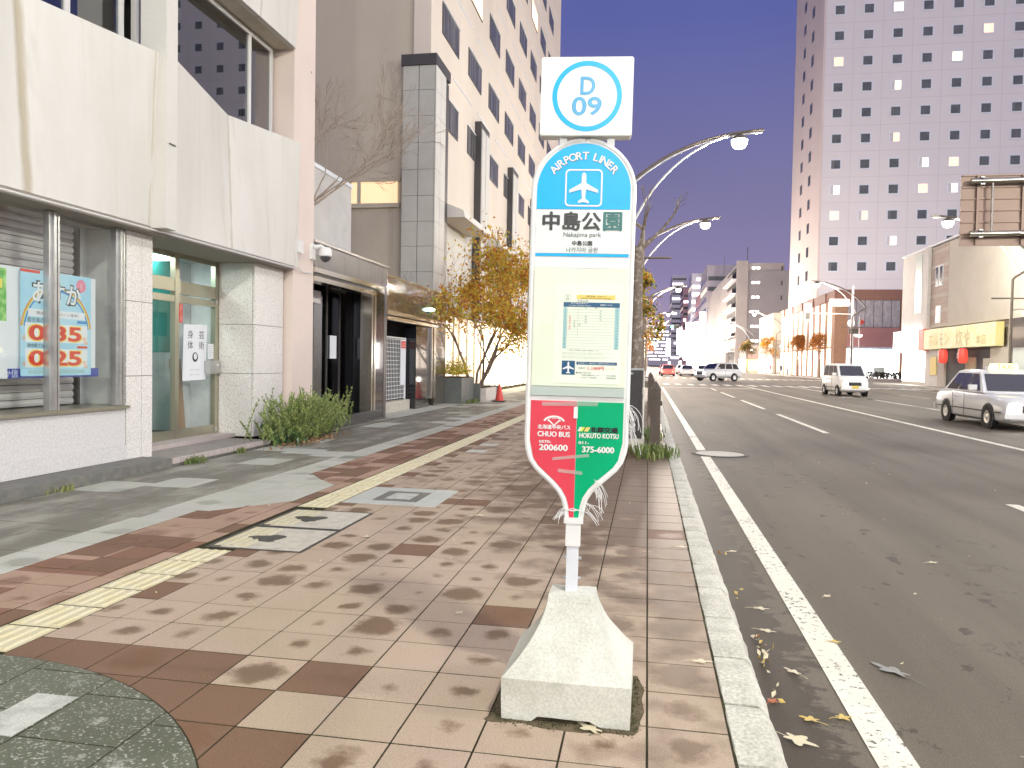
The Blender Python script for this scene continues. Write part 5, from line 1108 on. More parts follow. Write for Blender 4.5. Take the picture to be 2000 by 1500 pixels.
for y, lab in ((94, 'double-arched warm street lamp, left row beyond the crossing'), (140, 'far double-arched warm lamp, fourth of the left row'), (170, 'farthest double-arched warm lamp of the left row')): put_lamp(PL2, -.30, y, lab, 1, CW, LAMP_W * 7, False)
put_lamp(PR1, 21.6, 51.1, 'double-arched greenish street lamp half behind the big road sign', -1, CG, LAMP_W * 2.0, True)
for y, lab in ((28, 'nearest'), (4, 'second nearest'), (-18, 'rearmost')): put_lamp(PR1, 21.6, y, f'{lab} right-hand street lamp outside the right edge of the picture', -1, CG, LAMP_W * 1.8, False)
put_lamp(PR2, 21.6, 88.1, 'double-arched warm street lamp at the brick arcade corner', -1, CW, LAMP_W * 3.4, True)
for y, lab in ((137.7, 'double-arched warm street lamp at the far end of the arcade'), (176, 'small double-arched lamp in front of the balconied flats')): put_lamp(PR2, 21.6, y, lab, -1, CW, LAMP_W * 3.4, False)
for k, y in enumerate((205, 240, 280, 330, 390)):
    w0 = ('first', 'second', 'third', 'fourth', 'fifth')[k]
    put_lamp(PL2, -.30, y, f'tiny lamp in the far glow, left row, {w0} past the grey office', 1, CW, LAMP_W * 8, False); put_lamp(PR2, 21.6, y + 12, f'tiny lamp in the far glow, right row, {w0} past the flats', -1, CW, LAMP_W * 8, False)
# ================================================================== ROAD SIGN SEEN FROM BEHIND
M_SBACK = mat('sign_back_brown', (.30, .21, .16), .45, .3, (.25, .17, .13), .8); M_PIPE = mat('galvanised_pipe', (.55, .52, .44), .22, .9, (.40, .38, .32), 6.)
rs = thing('overhead_road_sign', (14, 22, RZ), 'large brown-backed overhead road sign on steel pipes at the right edge', 'road sign')
for k in range(6): box('back_panel', M_SBACK, rs, 7.98, 11.6, 21.98, 22.0, 4.64 + k * .306, 4.64 + k * .306 + .302)
for k in range(7): box('stiffener', M_SBACK, rs, 7.985, 11.6, 21.945, 21.979, 4.63 + k * .302, 4.665 + k * .302)
for x in (8.34, 9.42, 10.5, 11.4): box('channel', M_SBACK, rs, x, x + .06, 21.91, 21.944, 4.66, 6.46)
for z in (4.92, 6.28):
    MB().tube([(8.15, 21.80, z), (9.5, 21.80, z + .01), (22.6, 21.80, z + .02)], .075, 12).build('arm_pipe', M_PIPE, rs, smooth=True)
    for x in (8.37, 9.45, 10.53): box('clamp', M_STEEL, rs, x - .02, x + .08, 21.715, 21.909, z - .10, z - .078); box('clamp', M_STEEL, rs, x - .02, x + .08, 21.715, 21.909, z + .078, z + .10)
MB().tube([(8.66, 21.78, 4.98), (8.66, 21.78, 6.22)], .03, 8).build('brace', M_PIPE, rs); MB().tube([(22.6, 21.8, RZ), (22.6, 21.8, 6.9)], .15, 12).build('post', M_PIPE, rs, smooth=True)
# ================================================================== FALLEN LEAVES ON ROAD AND PAVING
L_PALE = mat('fallen_leaf_pale', (.62, .55, .38), .6); L_FY = mat('fallen_leaf_yellow', (.60, .44, .12), .6, 0, (.50, .36, .08), 30.); L_FR = mat('fallen_leaf_red', (.42, .12, .05), .6); L_GY = mat('fallen_leaf_grey', (.22, .22, .20), .7, 0, (.32, .32, .30), 60.)
def maple(name, p, s, m, rot, label, z, long=1.):
    t = thing(name, (p[0], p[1], z), label, 'leaf', 'single fallen leaves'); P = []
    for i in range(26):
        a = i * 2 * math.pi / 26; r1 = s * (.55 + .28 * math.cos(2.5 * a) ** 2 + .12 * math.cos(5 * a)) * (.8 + .2 * math.cos(a)); P.append((r1 * math.cos(a) * long, r1 * math.sin(a) * .8))
    b = MB(); vs = [(0, 0, .006)] + [(x, y, .003 + .012 * abs(math.sin(3 * i)) * s * 8) for i, (x, y) in enumerate(P)]; b.add(vs, [(0, i + 1, (i + 1) % 26 + 1) for i in range(26)])
    b.build('blade', m, t, xf=Matrix.Translation((p[0], p[1], z)) @ Matrix.Rotation(rot, 4, 'Z')); MB().tube([(-.35 * s, 0, .004), (-.8 * s * long, .1 * s, .007), (-1.15 * s * long, .05 * s, .004)], .0014, 4).build('stalk', m, t, xf=Matrix.Translation((p[0], p[1], z)) @ Matrix.Rotation(rot, 4, 'Z'))
LV = [('yellow lobed leaf with long stalk on the gutter asphalt', .727, 3.435, .055, L_FY, 2.6, 1.1), ('yellow pointed leaf lying beside the white edge line', .863, 3.483, .05, L_FY, .4, 1.1), ('large pale lobed leaf at the foot of the kerb in front', .628, 3.236, .075, L_PALE, -.5, 1.3),
      ('long grey weathered leaf pressed flat on the asphalt', 1.248, 4.07, .085, L_GY, 2.2, 1.8), ('small yellow leaf lying on the white edge line', 1.05, 4.45, .045, L_FY, .2, 1.), ('pale curled leaf in the damp gutter, halfway along the kerb', .721, 4.96, .05, L_PALE, .1, 1.5), ('pale thin leaf in the damp gutter, nearer one', .70, 4.55, .045, L_PALE, -.2, 1.5),
      ('curled pale leaf sliver between kerb and white line', .75, 3.956, .045, L_PALE, 2.2, 1.7), ('reddish leaf tucked against the kerb stones', .588, 3.587, .045, L_FR, 1.0, 1.), ('pale crumpled leaf on the paving beyond the access covers', -1.464, 6.752, .07, L_PALE, .5, 1.2),
      ('small pale leaf on the paving right of the access covers', -2.142, 5.705, .055, L_PALE, 1.9, 1.2), ('pale leaf with stalk sticking out from under the sign base', -.18, 2.90, .06, L_PALE, 2.4, 1.5), ('pale leaf far out on the dry asphalt lane', 2.226, 6.457, .05, L_PALE, .5, 1.4), ('little pale leaf on the asphalt right of the white line', 1.2, 5.33, .04, L_PALE, .9, 1.4),
      ('pale stick-like leaf on the paving at the kerb', .28, 5.98, .045, L_PALE, .3, 1.8), ('pale leaf on the brown paving close to the kerb joint', .27, 3.68, .045, L_PALE, .2, 1.6), ('small pale leaf in the gutter farther along', .713, 6.445, .045, L_PALE, .6, 1.4), ('tiny pale leaf on the paving left of the sign base', -1.0, 4.1, .035, L_PALE, 1.2, 1.3)]
for lab, x, y, s, m, ro, lg_ in LV: maple('fallen_leaf', (x, y), s, m, ro, lab, (RZ if x > .5 else 0) + .002, lg_)
r_ = random.Random(9); b = MB()
for cy_, n_ in ((4.4, 9), (4.17, 13), (3.95, 7), (3.62, 4), (5.2, 4), (6.3, 3)):
    for _ in range(n_): b.cur = r_.choices((0, 1, 2), (3, 3, 1))[0]; leaf(b, Vector((.60 + abs(r_.gauss(0, .035)), cy_ + r_.gauss(0, .09), RZ + .008 + abs(r_.gauss(0, .012)))), r_.uniform(.018, .042), r_)
tag(b.build('gutter_leaf_litter', [L_FY, L_PALE, L_BRN]), 'small drift of dry yellow leaves in the gutter against the kerb', 'leaves', kind='stuff')
r_ = random.Random(19); b = MB()
for _ in range(170):
    x, y = (r_.uniform(.62, 4.5), r_.uniform(3, 20)) if r_.random() < .45 else (r_.uniform(-5.5, .2), r_.uniform(3.2, 20)); leaf(b, Vector((x, y, (RZ if x > .5 else 0) + .006)), r_.uniform(.010, .026), r_)
tag(b.build('leaf_crumbs', [L_PALE]), 'tiny pale leaf crumbs scattered over paving and asphalt', 'leaves', kind='stuff')
# ================================================================== RIGHT SIDE OF THE STREET
M_TOW = mat('tower_pale_wall', (.84, .80, .77), .75, 0, (.79, .755, .735), .06); M_TOWS = mat('tower_side_lamp_tint', (.86, .74, .66), .8, 0, (.80, .69, .61), .2)  # side wall peach: warm street-lamp light put into its colour
M_TGL = mat('tower_glass', (.055, .065, .07), .15, 0, (.10, .115, .12), .7, coat=.4); M_LITC = emit('lit_room_cream', (1., .80, .50), 1.5, col2=(1., .90, .70), scale=.8); M_LITO = emit('lit_room_orange', (1., .62, .42), 1.0, col2=(.95, .5, .35), scale=.8)
K = 1.15; TY = 101 * K; sc_ = lambda x: x * K; zc = lambda z: 1.4 + (z - 1.4) * K
tw = thing('white_hotel_tower', (30, TY, 0), 'tall white hotel tower with a grid of small square windows at the right', 'hotel')
box('front_wall', M_TOW, tw, sc_(20.5) + .3, sc_(62), TY, TY + .5, 9, 66); box('side_wall', M_TOWS, tw, sc_(20.5), sc_(20.5) + .29, TY + .02, sc_(120.2), 9, 66); box('rear_body', M_TOW, tw, sc_(20.5) + .3, sc_(62), TY + .52, sc_(120), 9, 65.9)
w_ = .70 * K; fme = MB().box(-w_, w_, -.06, .02, -w_, w_).mesh('window', M_PWHITE); h_ = .52 * K; pme = MB().box(-h_, h_, -.068, -.061, -h_, h_).mesh('pane', M_TGL); cme = MB().box(-h_, -h_ * .35, -.073, -.069, -h_, h_).mesh('curtain', M_WHITEI)
M_CURTG = mat('grey_curtain', (.16, .17, .17), .8)
LIT = {(2, 10): 0, (5, 9): 1, (0, 8): 1, (4, 8): 0, (2, 7): 0, (2, 5): 1, (3, 4): 0, (4, 4): 1, (0, 3): 0, (3, 3): 1, (4, 3): 0, (0, 2): 1, (1, 2): 1, (2, 1): 0, (8, 6): 0, (9, 3): 1, (7, 11): 0}
for k in range(11):
    for j in range(0, 14):
        o = piece('window', fme, None, tw, (sc_(22.3 + 3.36 * k), TY, zc(13.87 + 3.137 * j))); q = bpy.data.objects.new('pane', pme); COL.objects.link(q); q.parent = o
        if (k * 3 + j * 5 + k * j) % 4 == 0 and (k, j) not in LIT:
            q2 = bpy.data.objects.new('curtain', cme); COL.objects.link(q2); q2.parent = o; q2.material_slots[0].link = 'OBJECT'; q2.material_slots[0].material = M_CURTG
        if (k, j) in LIT:
            q.material_slots[0].link = 'OBJECT'; q.material_slots[0].material = (M_LITC, M_LITO)[LIT[(k, j)]]
            if (k + j) % 2: q2 = bpy.data.objects.new('curtain', cme); COL.objects.link(q2); q2.parent = o
pj = MB()
for k in range(12): pj.box(sc_(20.62 + 3.36 * k), sc_(20.63 + 3.36 * k) + .03, TY - .006, TY - .001, 9, 66)
for j in range(14): pj.box(sc_(20.5) + .3, sc_(62), TY - .005, TY - .0012, zc(12.3 + 3.137 * j), zc(12.3 + 3.137 * j) + .04)
pj.build('panel_joints', mat('tower_joint', (.60, .58, .60), .8), tw)
sme2 = MB().box(-.05, .02, -.75, .75, -.75, .75).mesh('side_window', M_HGL)
for j in range(14):
    for yy in (107.5, 113.): piece('side_window', sme2, None, tw, (sc_(20.5) - .001, sc_(yy) , zc(13.4 + 3.137 * j)))
# brick arcade
M_BRICK = mat('orange_brick', (.36, .21, .13), .8, 0, (.27, .15, .09), 3., stretch=(1, 1, 4)); M_BRICKD = mat('brown_cap_tile', (.24, .12, .09), .7, 0, (.20, .10, .075), 2.)
M_SHOPW = emit('white_shop_light', (1., .97, .95), 5.); M_STRIP = emit('lit_stair_glass', (1., .84, .62), .5, col2=(.75, .62, .48), scale=.6); M_SHOPA = emit('arcade_shop_light', (1., .93, .84), 1.8, col2=(1., .80, .60), scale=.4); M_PINKW = mat('rosy_cladding', (.42, .20, .19), .7, 0, (.36, .18, .17), .4)
ac = thing('brick_arcade', (24, 110, 0), 'brick-columned arcade with lit glazing below the white tower', 'building'); AY = 102.6
box('core', M_PANEL, ac, 24.2, 44, AY + .6, 141, 0, 10.9); box('cap_band', M_BRICKD, ac, 23.0, 44, AY, AY + .55, 9.9, 11.2); 
for k in range(10):
    y0 = AY + .56 + k * 3.9
    box('cap_segment', M_BRICKD, ac, 23.0 - (.15 if k % 2 else 0), 23.95, y0, y0 + 3.88, 9.9, 11.1); box('brick_column', M_BRICK, ac, 23.1, 24.15, y0 + .02, y0 + 1.1, 0, 9.88)
    box('upper_glazing', M_STRIP, ac, 23.2, 23.95, y0 + 1.12, y0 + 3.86, 4.1, 9.88); box('shop_glazing', M_SHOPA, ac, 23.17, 23.9, y0 + 1.12, y0 + 3.86, .1, 3.8); box('glazing_bar', M_PWHITE, ac, 23.12, 23.19, y0 + 2.3, y0 + 2.45, .1, 9.86)
box('corner_column', M_BRICK, ac, 23.1, 24.6, AY - .02, AY + .55, 0, 9.88); box('right_column', M_BRICK, ac, 30.9, 31.9, AY - .02, AY + .55, 0, 9.88)
M_LATT = mat('grey_lattice_glass', (.26, .25, .27), .35, 0, (.36, .34, .36), 3., .45, .6, stretch=(1, 1, .4))
for k in range(6): box('lattice_panel', M_LATT, ac, 24.65 + k * 1.03, 25.62 + k * 1.03, AY + .1, AY + .5, 6.5, 9.86)
box('rosy_panel', M_PINKW, ac, 24.62, 30.88, AY + .05, AY + .5, 4.0, 6.45); box('store_front', M_SHOPW, ac, 24.62, 30.88, AY + .3, AY + .5, .1, 3.75); box('store_fascia', mat('store_fascia', (.3, .4, .5), .5), ac, 24.62, 30.88, AY - .1, AY + .28, 3.76, 3.98)
for x in (26.2, 27.8, 29.4): box('store_mullion', M_STEEL, ac, x, x + .07, AY + .22, AY + .29, .1, 3.74)
box('store_shelf', M_GREYSTRIP, ac, 27.9, 29.2, AY + .1, AY + .21, .3, 1.5); box('rear_return', M_PANEL, ac, 31.95, 44, AY + .05, AY + .55, 0, 9.88)
# restaurant building
M_RW = mat('restaurant_cream_wall', (.60, .54, .46), .8, 0, (.54, .48, .40), .5); M_RWW = mat('restaurant_white_cladding', (.68, .65, .60), .7, 0, (.6, .57, .52), 1., stretch=(1, 3, 1)); M_SID = mat('weathered_siding', (.56, .47, .40), .8, 0, (.45, .33, .26), 1.5, stretch=(1, .5, 5))
XR = 23.0; re_ = thing('restaurant_building', (23.5, 62, 0), 'cream two-storey restaurant building with yellow sign at the right', 'building')
box('body', M_RW, re_, XR + .3, 36, 44, 76, 0, 11.3); box('left_bay', M_RWW, re_, XR - .05, XR + .29, 70.0, 76.05, 4.75, 11.45); box('bay_recess', M_GREYSTRIP, re_, XR - .08, XR - .051, 71.0, 72.6, 6.2, 11.2); box('drain_pier', M_RWW, re_, XR - .25, XR + .28, 69.0, 69.9, 4.75, 11.5)
box('main_wall', M_RW, re_, XR, XR + .29, 46, 65.2, 4.75, 11.35); 
for k in range(22): box('siding_board', M_SID if k % 4 else M_RW, re_, XR - .01, XR + .28, 65.25, 68.95, 4.78 + k * .3, 4.78 + k * .3 + .285)
box('coping', M_PWHITE, re_, XR - .15, XR + .6, 44, 76.1, 11.46, 11.62); 
for a in (66.3, 67.2): wv = box('window', M_PWHITE, re_, XR - .05, XR - .011, a, a + .75, 8.1, 9.75); box('pane', M_TGL, wv, XR - .06, XR - .051, a + .08, a + .67, 8.2, 9.65)
wv = box('window', M_PWHITE, re_, XR - .05, XR - .011, 66.6, 67.6, 5.1, 6.5); box('pane', mat('amber_pane', (.40, .22, .10), .3), wv, XR - .06, XR - .051, 66.7, 67.5, 5.2, 6.4)
ysn = MB().box(XR - .55, XR - .02, 55.3, 68.6, 3.0, 4.6).build('yellow_sign_box', mat('yellow_sign', (.78, .68, .22), .5, 0, (.80, .74, .40), .6), re_)
for y in (59.8, 64.6): box('sign_joint', M_GREYP, ysn, XR - .556, XR - .551, y, y + .04, 3.02, 4.58)
b = MB(); flip = lambda p: (XR - .56, 62 - p[0], p[2])
M_OCH = mat('sign_ochre', (.58, .46, .16), .6)
for tx_, u_, z_, w0, h0 in (('ホルモン', -3.3, 3.75, 4.2, 1.0), ('炊や', 1.4, 3.7, 2.6, 1.2), ('本店', 4.5, 3.5, 1.7, .7)): b = MB(); text(b, tx_, u_, z_, 0, width=w0, height=h0, place=flip); b.build('lettering', M_OCH, ysn)
wsg = box('white_sign_box', emit('white_box_sign', (1., .98, .97), 2.6), re_, XR - .55, XR - .06, 69.9, 76.6, 2.85, 4.72); box('red_end', M_PRED, wsg, XR - .56, XR - .05, 68.65, 69.88, 2.9, 4.7)
box('lit_window', M_SHOPW, re_, XR - .02, XR + .2, 69.6, 75.6, .3, 2.75); box('lit_window_base', M_CONC, re_, XR - .03, XR + .2, 69.6, 75.6, 0, .29); box('dark_entrance', M_DARKIN, re_, XR + .05, XR + .29, 57.2, 65.2, 0, 2.95); box('entrance_post', M_RW, re_, XR - .1, XR + .28, 65.3, 66.6, 0, 2.95); box('menu_board', M_YELLOWP, re_, XR - .16, XR - .11, 66.8, 68.2, .9, 2.4); box('side_panel', M_RWW, re_, XR - .1, XR + .28, 66.65, 69.5, 0, 2.95)
box('entrance_door', M_CURT, re_, XR - .02, XR + .04, 59.6, 61.4, .05, 2.3); box('notice_board', M_CONC, re_, XR - .05, XR + .04, 55.6, 58.3, .9, 2.2); box('entrance_post', M_RW, re_, XR - .1, XR + .28, 54, 57.1, 0, 2.95); box('black_shopfront', M_BLACK, re_, XR - .3, XR + .2, 46, 53.9, 2.9, 4.7); box('grey_front', M_GREYSTRIP, re_, XR - .1, XR + .2, 44.5, 53.8, 0, 2.88)
for y, lab in ((64.4, 'red paper lantern at the left of the restaurant entrance'), (60.6, 'red paper lantern at the right of the restaurant entrance')):
    t = thing('paper_lantern', (XR - .5, y, 2.3), lab, 'lantern', 'red lanterns under the yellow sign'); MB().lathe([(0, 2.95), (.2, 2.93), (.30, 2.8), (.33, 2.4), (.30, 2.0), (.2, 1.87), (0, 1.85)], (XR - .5, y, 0), 16).build('shade', emit('lantern_red', (.9, .10, .06), .6, (.7, .05, .04)), t, smooth=True); MB().lathe([(.21, 2.93), (.21, 3.0), (0, 3.0)], (XR - .5, y, 0), 12).build('cap', M_INK, t); b = MB(); text(b, '酒', 0, 2.4, 0, height=.4, place=lambda p: (XR - .845, y - p[0], p[2]), off=.02); b.build('lettering', M_PWHITE, t)
# balconied flats and the far city
M_FLAT = mat('flats_beige', (.40, .36, .33), .8, 0, (.35, .31, .29), .3); M_FLATG = mat('flats_grey', (.26, .24, .24), .8, 0, (.30, .28, .28), .2); M_LITF = emit('stair_light', (1., .95, .9), 2.)
fl = thing('balconied_flats', (26, 215, 0), 'beige block of flats with a stack of balconies beyond the arcade', 'building')
box('end_wall', M_FLAT, fl, 21.5, 24.2, 199.7, 201, 0, 27.6); box('body', M_FLAT, fl, 21.9, 33, 201.05, 300, 0, 27.2); box('grey_wing', M_FLATG, fl, 24.25, 34.5, 200.4, 201.0, 0, 25.2); box('roof_mast', M_IRON, fl, 23.9, 24.05, 200, 200.2, 27.6, 31); box('roof_mast', M_IRON, fl, 22, 22.1, 240, 240.2, 27.3, 34)
for k in range(7):
    z = 1.5 + 3.65 * k; box('balcony_recess', M_IRON if k % 2 else M_DARKIN, fl, 21.8, 21.89, 203, 226, z + .3, z + 3.1); box('balcony_slab', M_PWHITE, fl, 20.6, 21.88, 202.5, 227, z - .25, z + .1); box('balcony_screen', M_FLAT, fl, 20.62, 20.7, 202.5, 227, z + .12, z + 1.1) if k else None
    for x in (25.2, 26.3): box('stair_window', M_LITF, fl, x, x + .8, 200.33, 200.39, z + 2.2, z + 2.8)
    box('small_window', M_DARKIN, fl, 32.2, 32.6, 200.34, 200.39, z + 1.8, z + 2.9)
fl2 = thing('grey_flats', (36, 215, 0), 'plain grey block with a roof tank right of the balconied flats', 'building'); box('wall', M_FLATG, fl2, 34.6, 44, 203, 240, 0, 24.3); box('roof_tank', M_PWHITE, fl2, 39, 40.6, 206, 208, 24.35, 26); box('roof_rail', M_IRON, fl2, 34.7, 43.9, 203.2, 203.3, 24.35, 25.3)
for k in range(6):
    for x in (37.2, 40.6): box('window', M_DARKIN, fl2, x, x + .5, 202.94, 202.99, 4 + 3.6 * k, 5.2 + 3.6 * k)
sh2 = thing('cream_corner_shop', (24, 150, 0), 'small cream building with a tall white sign beyond the arcade', 'building'); box('wall', M_RW, sh2, 23.2, 34, 152, 170, 0, 11.5); box('lit_front', M_SHOPW, sh2, 23.0, 23.19, 152, 169, .2, 3); box('tall_sign', emit('cream_sign', (1, .93, .75), 1.8), sh2, 22.3, 23.1, 151.6, 151.95, 5, 11); box('lit_side', M_STRIP, sh2, 24, 33, 151.9, 151.98, .3, 2.8)
sh3 = thing('glow_stand_in_shop', (22, 184, 0), 'added low shop front standing in for an orange tree glow before the flats', 'shop'); box('wall', M_FLAT, sh3, 22.4, 30, 185, 198, 0, 6.2); box('lit_front', emit('orange_tree_glow', (1., .55, .18), 2.6), sh3, 22.6, 26, 184.8, 184.98, .2, 2.9); box('fascia', mat('shop_fascia', (.42, .3, .26), .7), sh3, 22.3, 30.1, 184.6, 184.97, 3.0, 4.0); box('lit_side', M_SHOPW, sh3, 22.2, 22.38, 185.2, 197.5, .2, 3)  # made-up shop front standing in for a tree lit orange
# far blocks down the street: name, label, x0,x1,y0,y1,h, wall material, lit floors
M_FW = mat('far_white', (.60, .57, .60), .8); M_FP = mat('far_rosy', (.45, .25, .27), .8); M_FGY = mat('far_grey', (.36, .33, .36), .8); E_FL = emit('far_lit_floor', (1., .93, .95), 1.8); E_CY = emit('cyan_sign', (.25, .95, .9), 3.); E_WS = emit('white_glare_sign', (1., .96, .98), 8.); E_CR = emit('cream_glare_sign', (1., .90, .72), 6.); E_PK = emit('pink_glare_sign', (1., .72, .80), 4.); E_RS = emit('red_neon_sign', (1., .18, .14), 2.5)
def far_block(label, x0, x1, y0, y1, h, m, lit, signs=(), side=1):
    t = thing('far_building', ((x0 + x1) / 2, y0, 0), label, 'building', 'buildings far down the street'); box('wall', m, t, x0, x1, y0, y1, 0, h); xf_ = x0 if side > 0 else x1; d = -.25 * side
    box('shop_band', M_SHOPW, t, min(xf_, xf_ + d), max(xf_, xf_ + d), y0, y1, .2, 3.8)
    n = int((h - 6) / 4)
    for k in range(n):
        z = 6 + 4 * k
        if lit == 2 or (lit == 1 and k % 3 == 0): [box('lit_window', E_FL, t, x0 + .5 + 2.2 * w0, x0 + 2.2 + 2.2 * w0, y0 - .2, y0 - .02, z, z + 1.7) for w0 in range(int((x1 - x0 - 1) / 2.2)) if (w0 * 5 + k * 3) % 7 != 2]
        else: box('dark_floor', M_TGL, t, x0 + .5, x1 - .5, y0 - .2, y0 - .02, z, z + 1.6)
        box('floor_windows', M_STRIP if (k * 7 + int(y0)) % 3 == 0 else M_TGL, t, min(xf_, xf_ + d * .5), max(xf_, xf_ + d * .5) - .0, y0 + 1, y1 - 1, z, z + 1.6)
    for q, (z0, z1, em, pr) in enumerate(signs): box('glare_sign', em, t, min(xf_ + d, xf_ + d - pr * side), max(xf_ + d, xf_ + d - pr * side), y0 + 1 + 4 * q, y0 + 1.5 + 4 * q, z0, z1)  # glowing signs added to stand in for the far street's glare
far_block('pale tower with bright horizontal floors far down the right side', 22, 40, 420, 450, 50, M_FW, 2, ((8, 24, E_WS, 2.2), (10, 16, E_RS, 1.8), (5, 20, E_WS, 3.), (4, 9, E_CR, 2.5)))
far_block('grey office block left of the balconied flats', 21.8, 33, 306, 340, 40, M_FGY, 0, ((5, 22, E_WS, 2.), (6, 12, E_WS, 2.6), (4, 15, E_CR, 2.), (5, 18, E_PK, 1.6), (4, 9, E_WS, 3.)))
far_block('rosy narrow building far down the right side', 22, 36, 342, 380, 33, M_FP, 1, ((6, 20, E_WS, 2.2), (5, 10, E_CY, 2.), (5, 16, E_WS, 2.8), (4, 12, E_CR, 2.)))
far_block('white block with lit windows behind the rosy building', 22, 38, 382, 418, 26, M_FW, 1, ((5, 18, E_WS, 2.4), (7, 14, E_WS, 2.)))
far_block('reddish tower in the far distance on the right', 22, 34, 520, 560, 52, M_FP, 1, ((8, 26, E_WS, 3.),))
far_block('stepped pale tower in the far distance', 18, 30, 640, 690, 74, M_FW, 1, ((8, 22, E_WS, 3.), (8, 14, E_CY, 3.)))
far_block('white-lit shop block far down the left side', -22, -4, 250, 290, 16, M_FW, 1, ((4, 12, E_WS, 2.), (5, 9, E_CY, 2.), (4, 14, E_CR, 1.6), (5, 11, E_PK, 2.)), -1)
far_block('pale block on the left beyond the white-lit shops', -24, -4, 292, 350, 22, M_FGY, 2, ((4, 15, E_WS, 2.4), (6, 10, E_RS, 2.), (5, 18, E_WS, 2.), (4, 12, E_CR, 2.6)), -1)
far_block('low bright block on the left in the far distance', -26, -4, 352, 460, 18, M_FW, 2, ((4, 14, E_WS, 3.), (5, 10, E_WS, 2.5), (6, 12, E_CY, 2.5)), -1)
far_block('lit block added to close the street view in place of glare', -30, 26, 900, 930, 44, M_FW, 2, ())  # lit building added for the white glare at the street's end
far_block('brick office just past the crossing on the left', -24, -6.5, 96, 130, 14, M_FLAT, 1, (), -1); far_block('dark office farther along the left pavement', -24, -6.2, 132, 240, 19, M_FGY, 1, (), -1)
# ---- signals and small poles at the crossing
M_SIGW = mat('signal_white', (.70, .69, .66), .5)
sg = thing('traffic_signal', (22.5, 92, 0), 'white traffic signal mast with name plate at the arcade corner', 'traffic signal')
MB().tube([(22.6, 92, 0), (22.6, 92, 10.6)], [.17, .13], 10).build('mast', M_SIGW, sg); MB().tube([(22.6, 92, 7.4), (17.8, 92, 7.5)], .06, 6).build('arm', M_SIGW, sg); box('signal_head', M_SIGW, sg, 17.4, 18.1, 91.8, 92.1, 6.6, 8.6)
npl = box('name_plate', M_PWHITE, sg, 20.1, 22.2, 91.9, 91.95, 8.3, 9.1); b = MB(); text(b, '中島公園', 21.15, 8.7, 91.88, width=1.6); b.build('lettering', M_PNAVY, npl); box('pedestrian_signal', M_IRON, sg, 22.2, 23.2, 91.7, 91.9, 5.2, 5.8); MB().lathe([(0, 0), (.4, 0), (.4, .04), (0, .04)], (22.4, 91.75, 6.4), 18, 'y').build('round_sign', M_PWHITE, sg)
for lens, z in ((M_IRON, 8.1),): box('hood', lens, sg, 17.5, 18.0, 91.74, 91.79, 6.8, 7.6)
s2 = thing('far_traffic_signal', (14.8, 140, 0), 'green traffic signal hanging over the far road', 'traffic signal'); MB().tube([(-.6, 118, 0), (-.6, 118, 7.2), (4.4, 118, 7.3)], .09, 8).build('mast', M_SIGW, s2); box('signal_head', M_IRON, s2, 3.2, 4.6, 117.8, 118, 6.8, 7.3); MB().lathe([(0, 0), (.2, 0), (.2, -.05), (0, -.06)], (3.5, 117.79, 7.05), 14, 'y').build('green_lens', emit('green_signal', (.1, 1, .8), 12.), s2)
s3 = thing('slim_sign_pole', (26, 82, 0), 'slim pole with small traffic signs in front of the lit store', 'sign pole'); MB().tube([(24.6, 97, 0), (24.6, 97, 7.5)], .06, 8).build('pole', M_SIGW, s3); MB().lathe([(0, 0), (.33, 0), (.33, .03), (0, .03)], (24.3, 96.9, 5.3), 16, 'y').build('round_sign', M_PWHITE, s3); MB().prism([(24.7, 6.4), (25.2, 6.8), (24.75, 7.2)], 96.88, 96.92, 'y').build('arrow_sign', M_PRED, s3)
hd = thing('low_hedge', (28, 99.5, 0), 'low dark hedge in front of the lit store', 'hedge'); b = MB(); r_ = random.Random(77)
for _ in range(900): leaf(b, Vector((r_.uniform(25, 32.5), 99.6 + r_.gauss(0, .3), .15 + r_.uniform(0, .75))), .3, r_)
b.build('foliage', [mat('hedge_dark', (.05, .05, .04), .7)], hd, kind='stuff'); box('kerb', M_CONC, hd, 24.8, 32.6, 99.1, 100.1, 0, .14)
# ================================================================== VEHICLES (built facing -Y, front at y = 0)
M_CWHITE = mat('car_white_paint', (.84, .84, .81), .25, 0, (.82, .82, .79), 1., coat=.4); M_CGL = mat('car_glass', (.02, .02, .026), .06, coat=1.); M_TYRE = mat('tyre', (.02, .02, .02), .8); M_RIM = mat('wheel_rim', (.5, .5, .5), .3, .8); M_CBLK = mat('car_black_trim', (.02, .02, .02), .5); E_HEAD = emit('headlight', (1., .97, .95), 25.); E_TAIL = emit('tail_light', (1., .08, .05), 6.); M_PLATE = mat('number_plate', (.62, .62, .58), .4); M_PLATEY = mat('number_plate_yellow', (.72, .55, .10), .4)
def loft(stations):
    """stations: (y, half width, z bottom, z top, shoulder inset) -> rounded body"""
    b = MB(); rings = []
    for y, w, z0, z1, ins in stations:
        h = z1 - z0; half = [(w * .82, z0), (w * .96, z0 + .10 * h), (w, z0 + .38 * h), (w * .985, z0 + .66 * h), (w - ins * .6, z1 - .10 * h), (w - ins - .04, z1 - .02 * h), (w * .45, z1 + .008)]
        rings.append([(x, y, z) for x, z in half] + [(-x, y, z) for x, z in half[::-1]])
    m = len(rings[0]); vs = [p for r0 in rings for p in r0]
    fs = [(a * m + k, a * m + (k + 1) % m, (a + 1) * m + (k + 1) % m, (a + 1) * m + k) for a in range(len(rings) - 1) for k in range(m)]
    b.add(vs, fs + [tuple(range(m)), tuple(range((len(rings) - 1) * m, len(rings) * m))]); return b
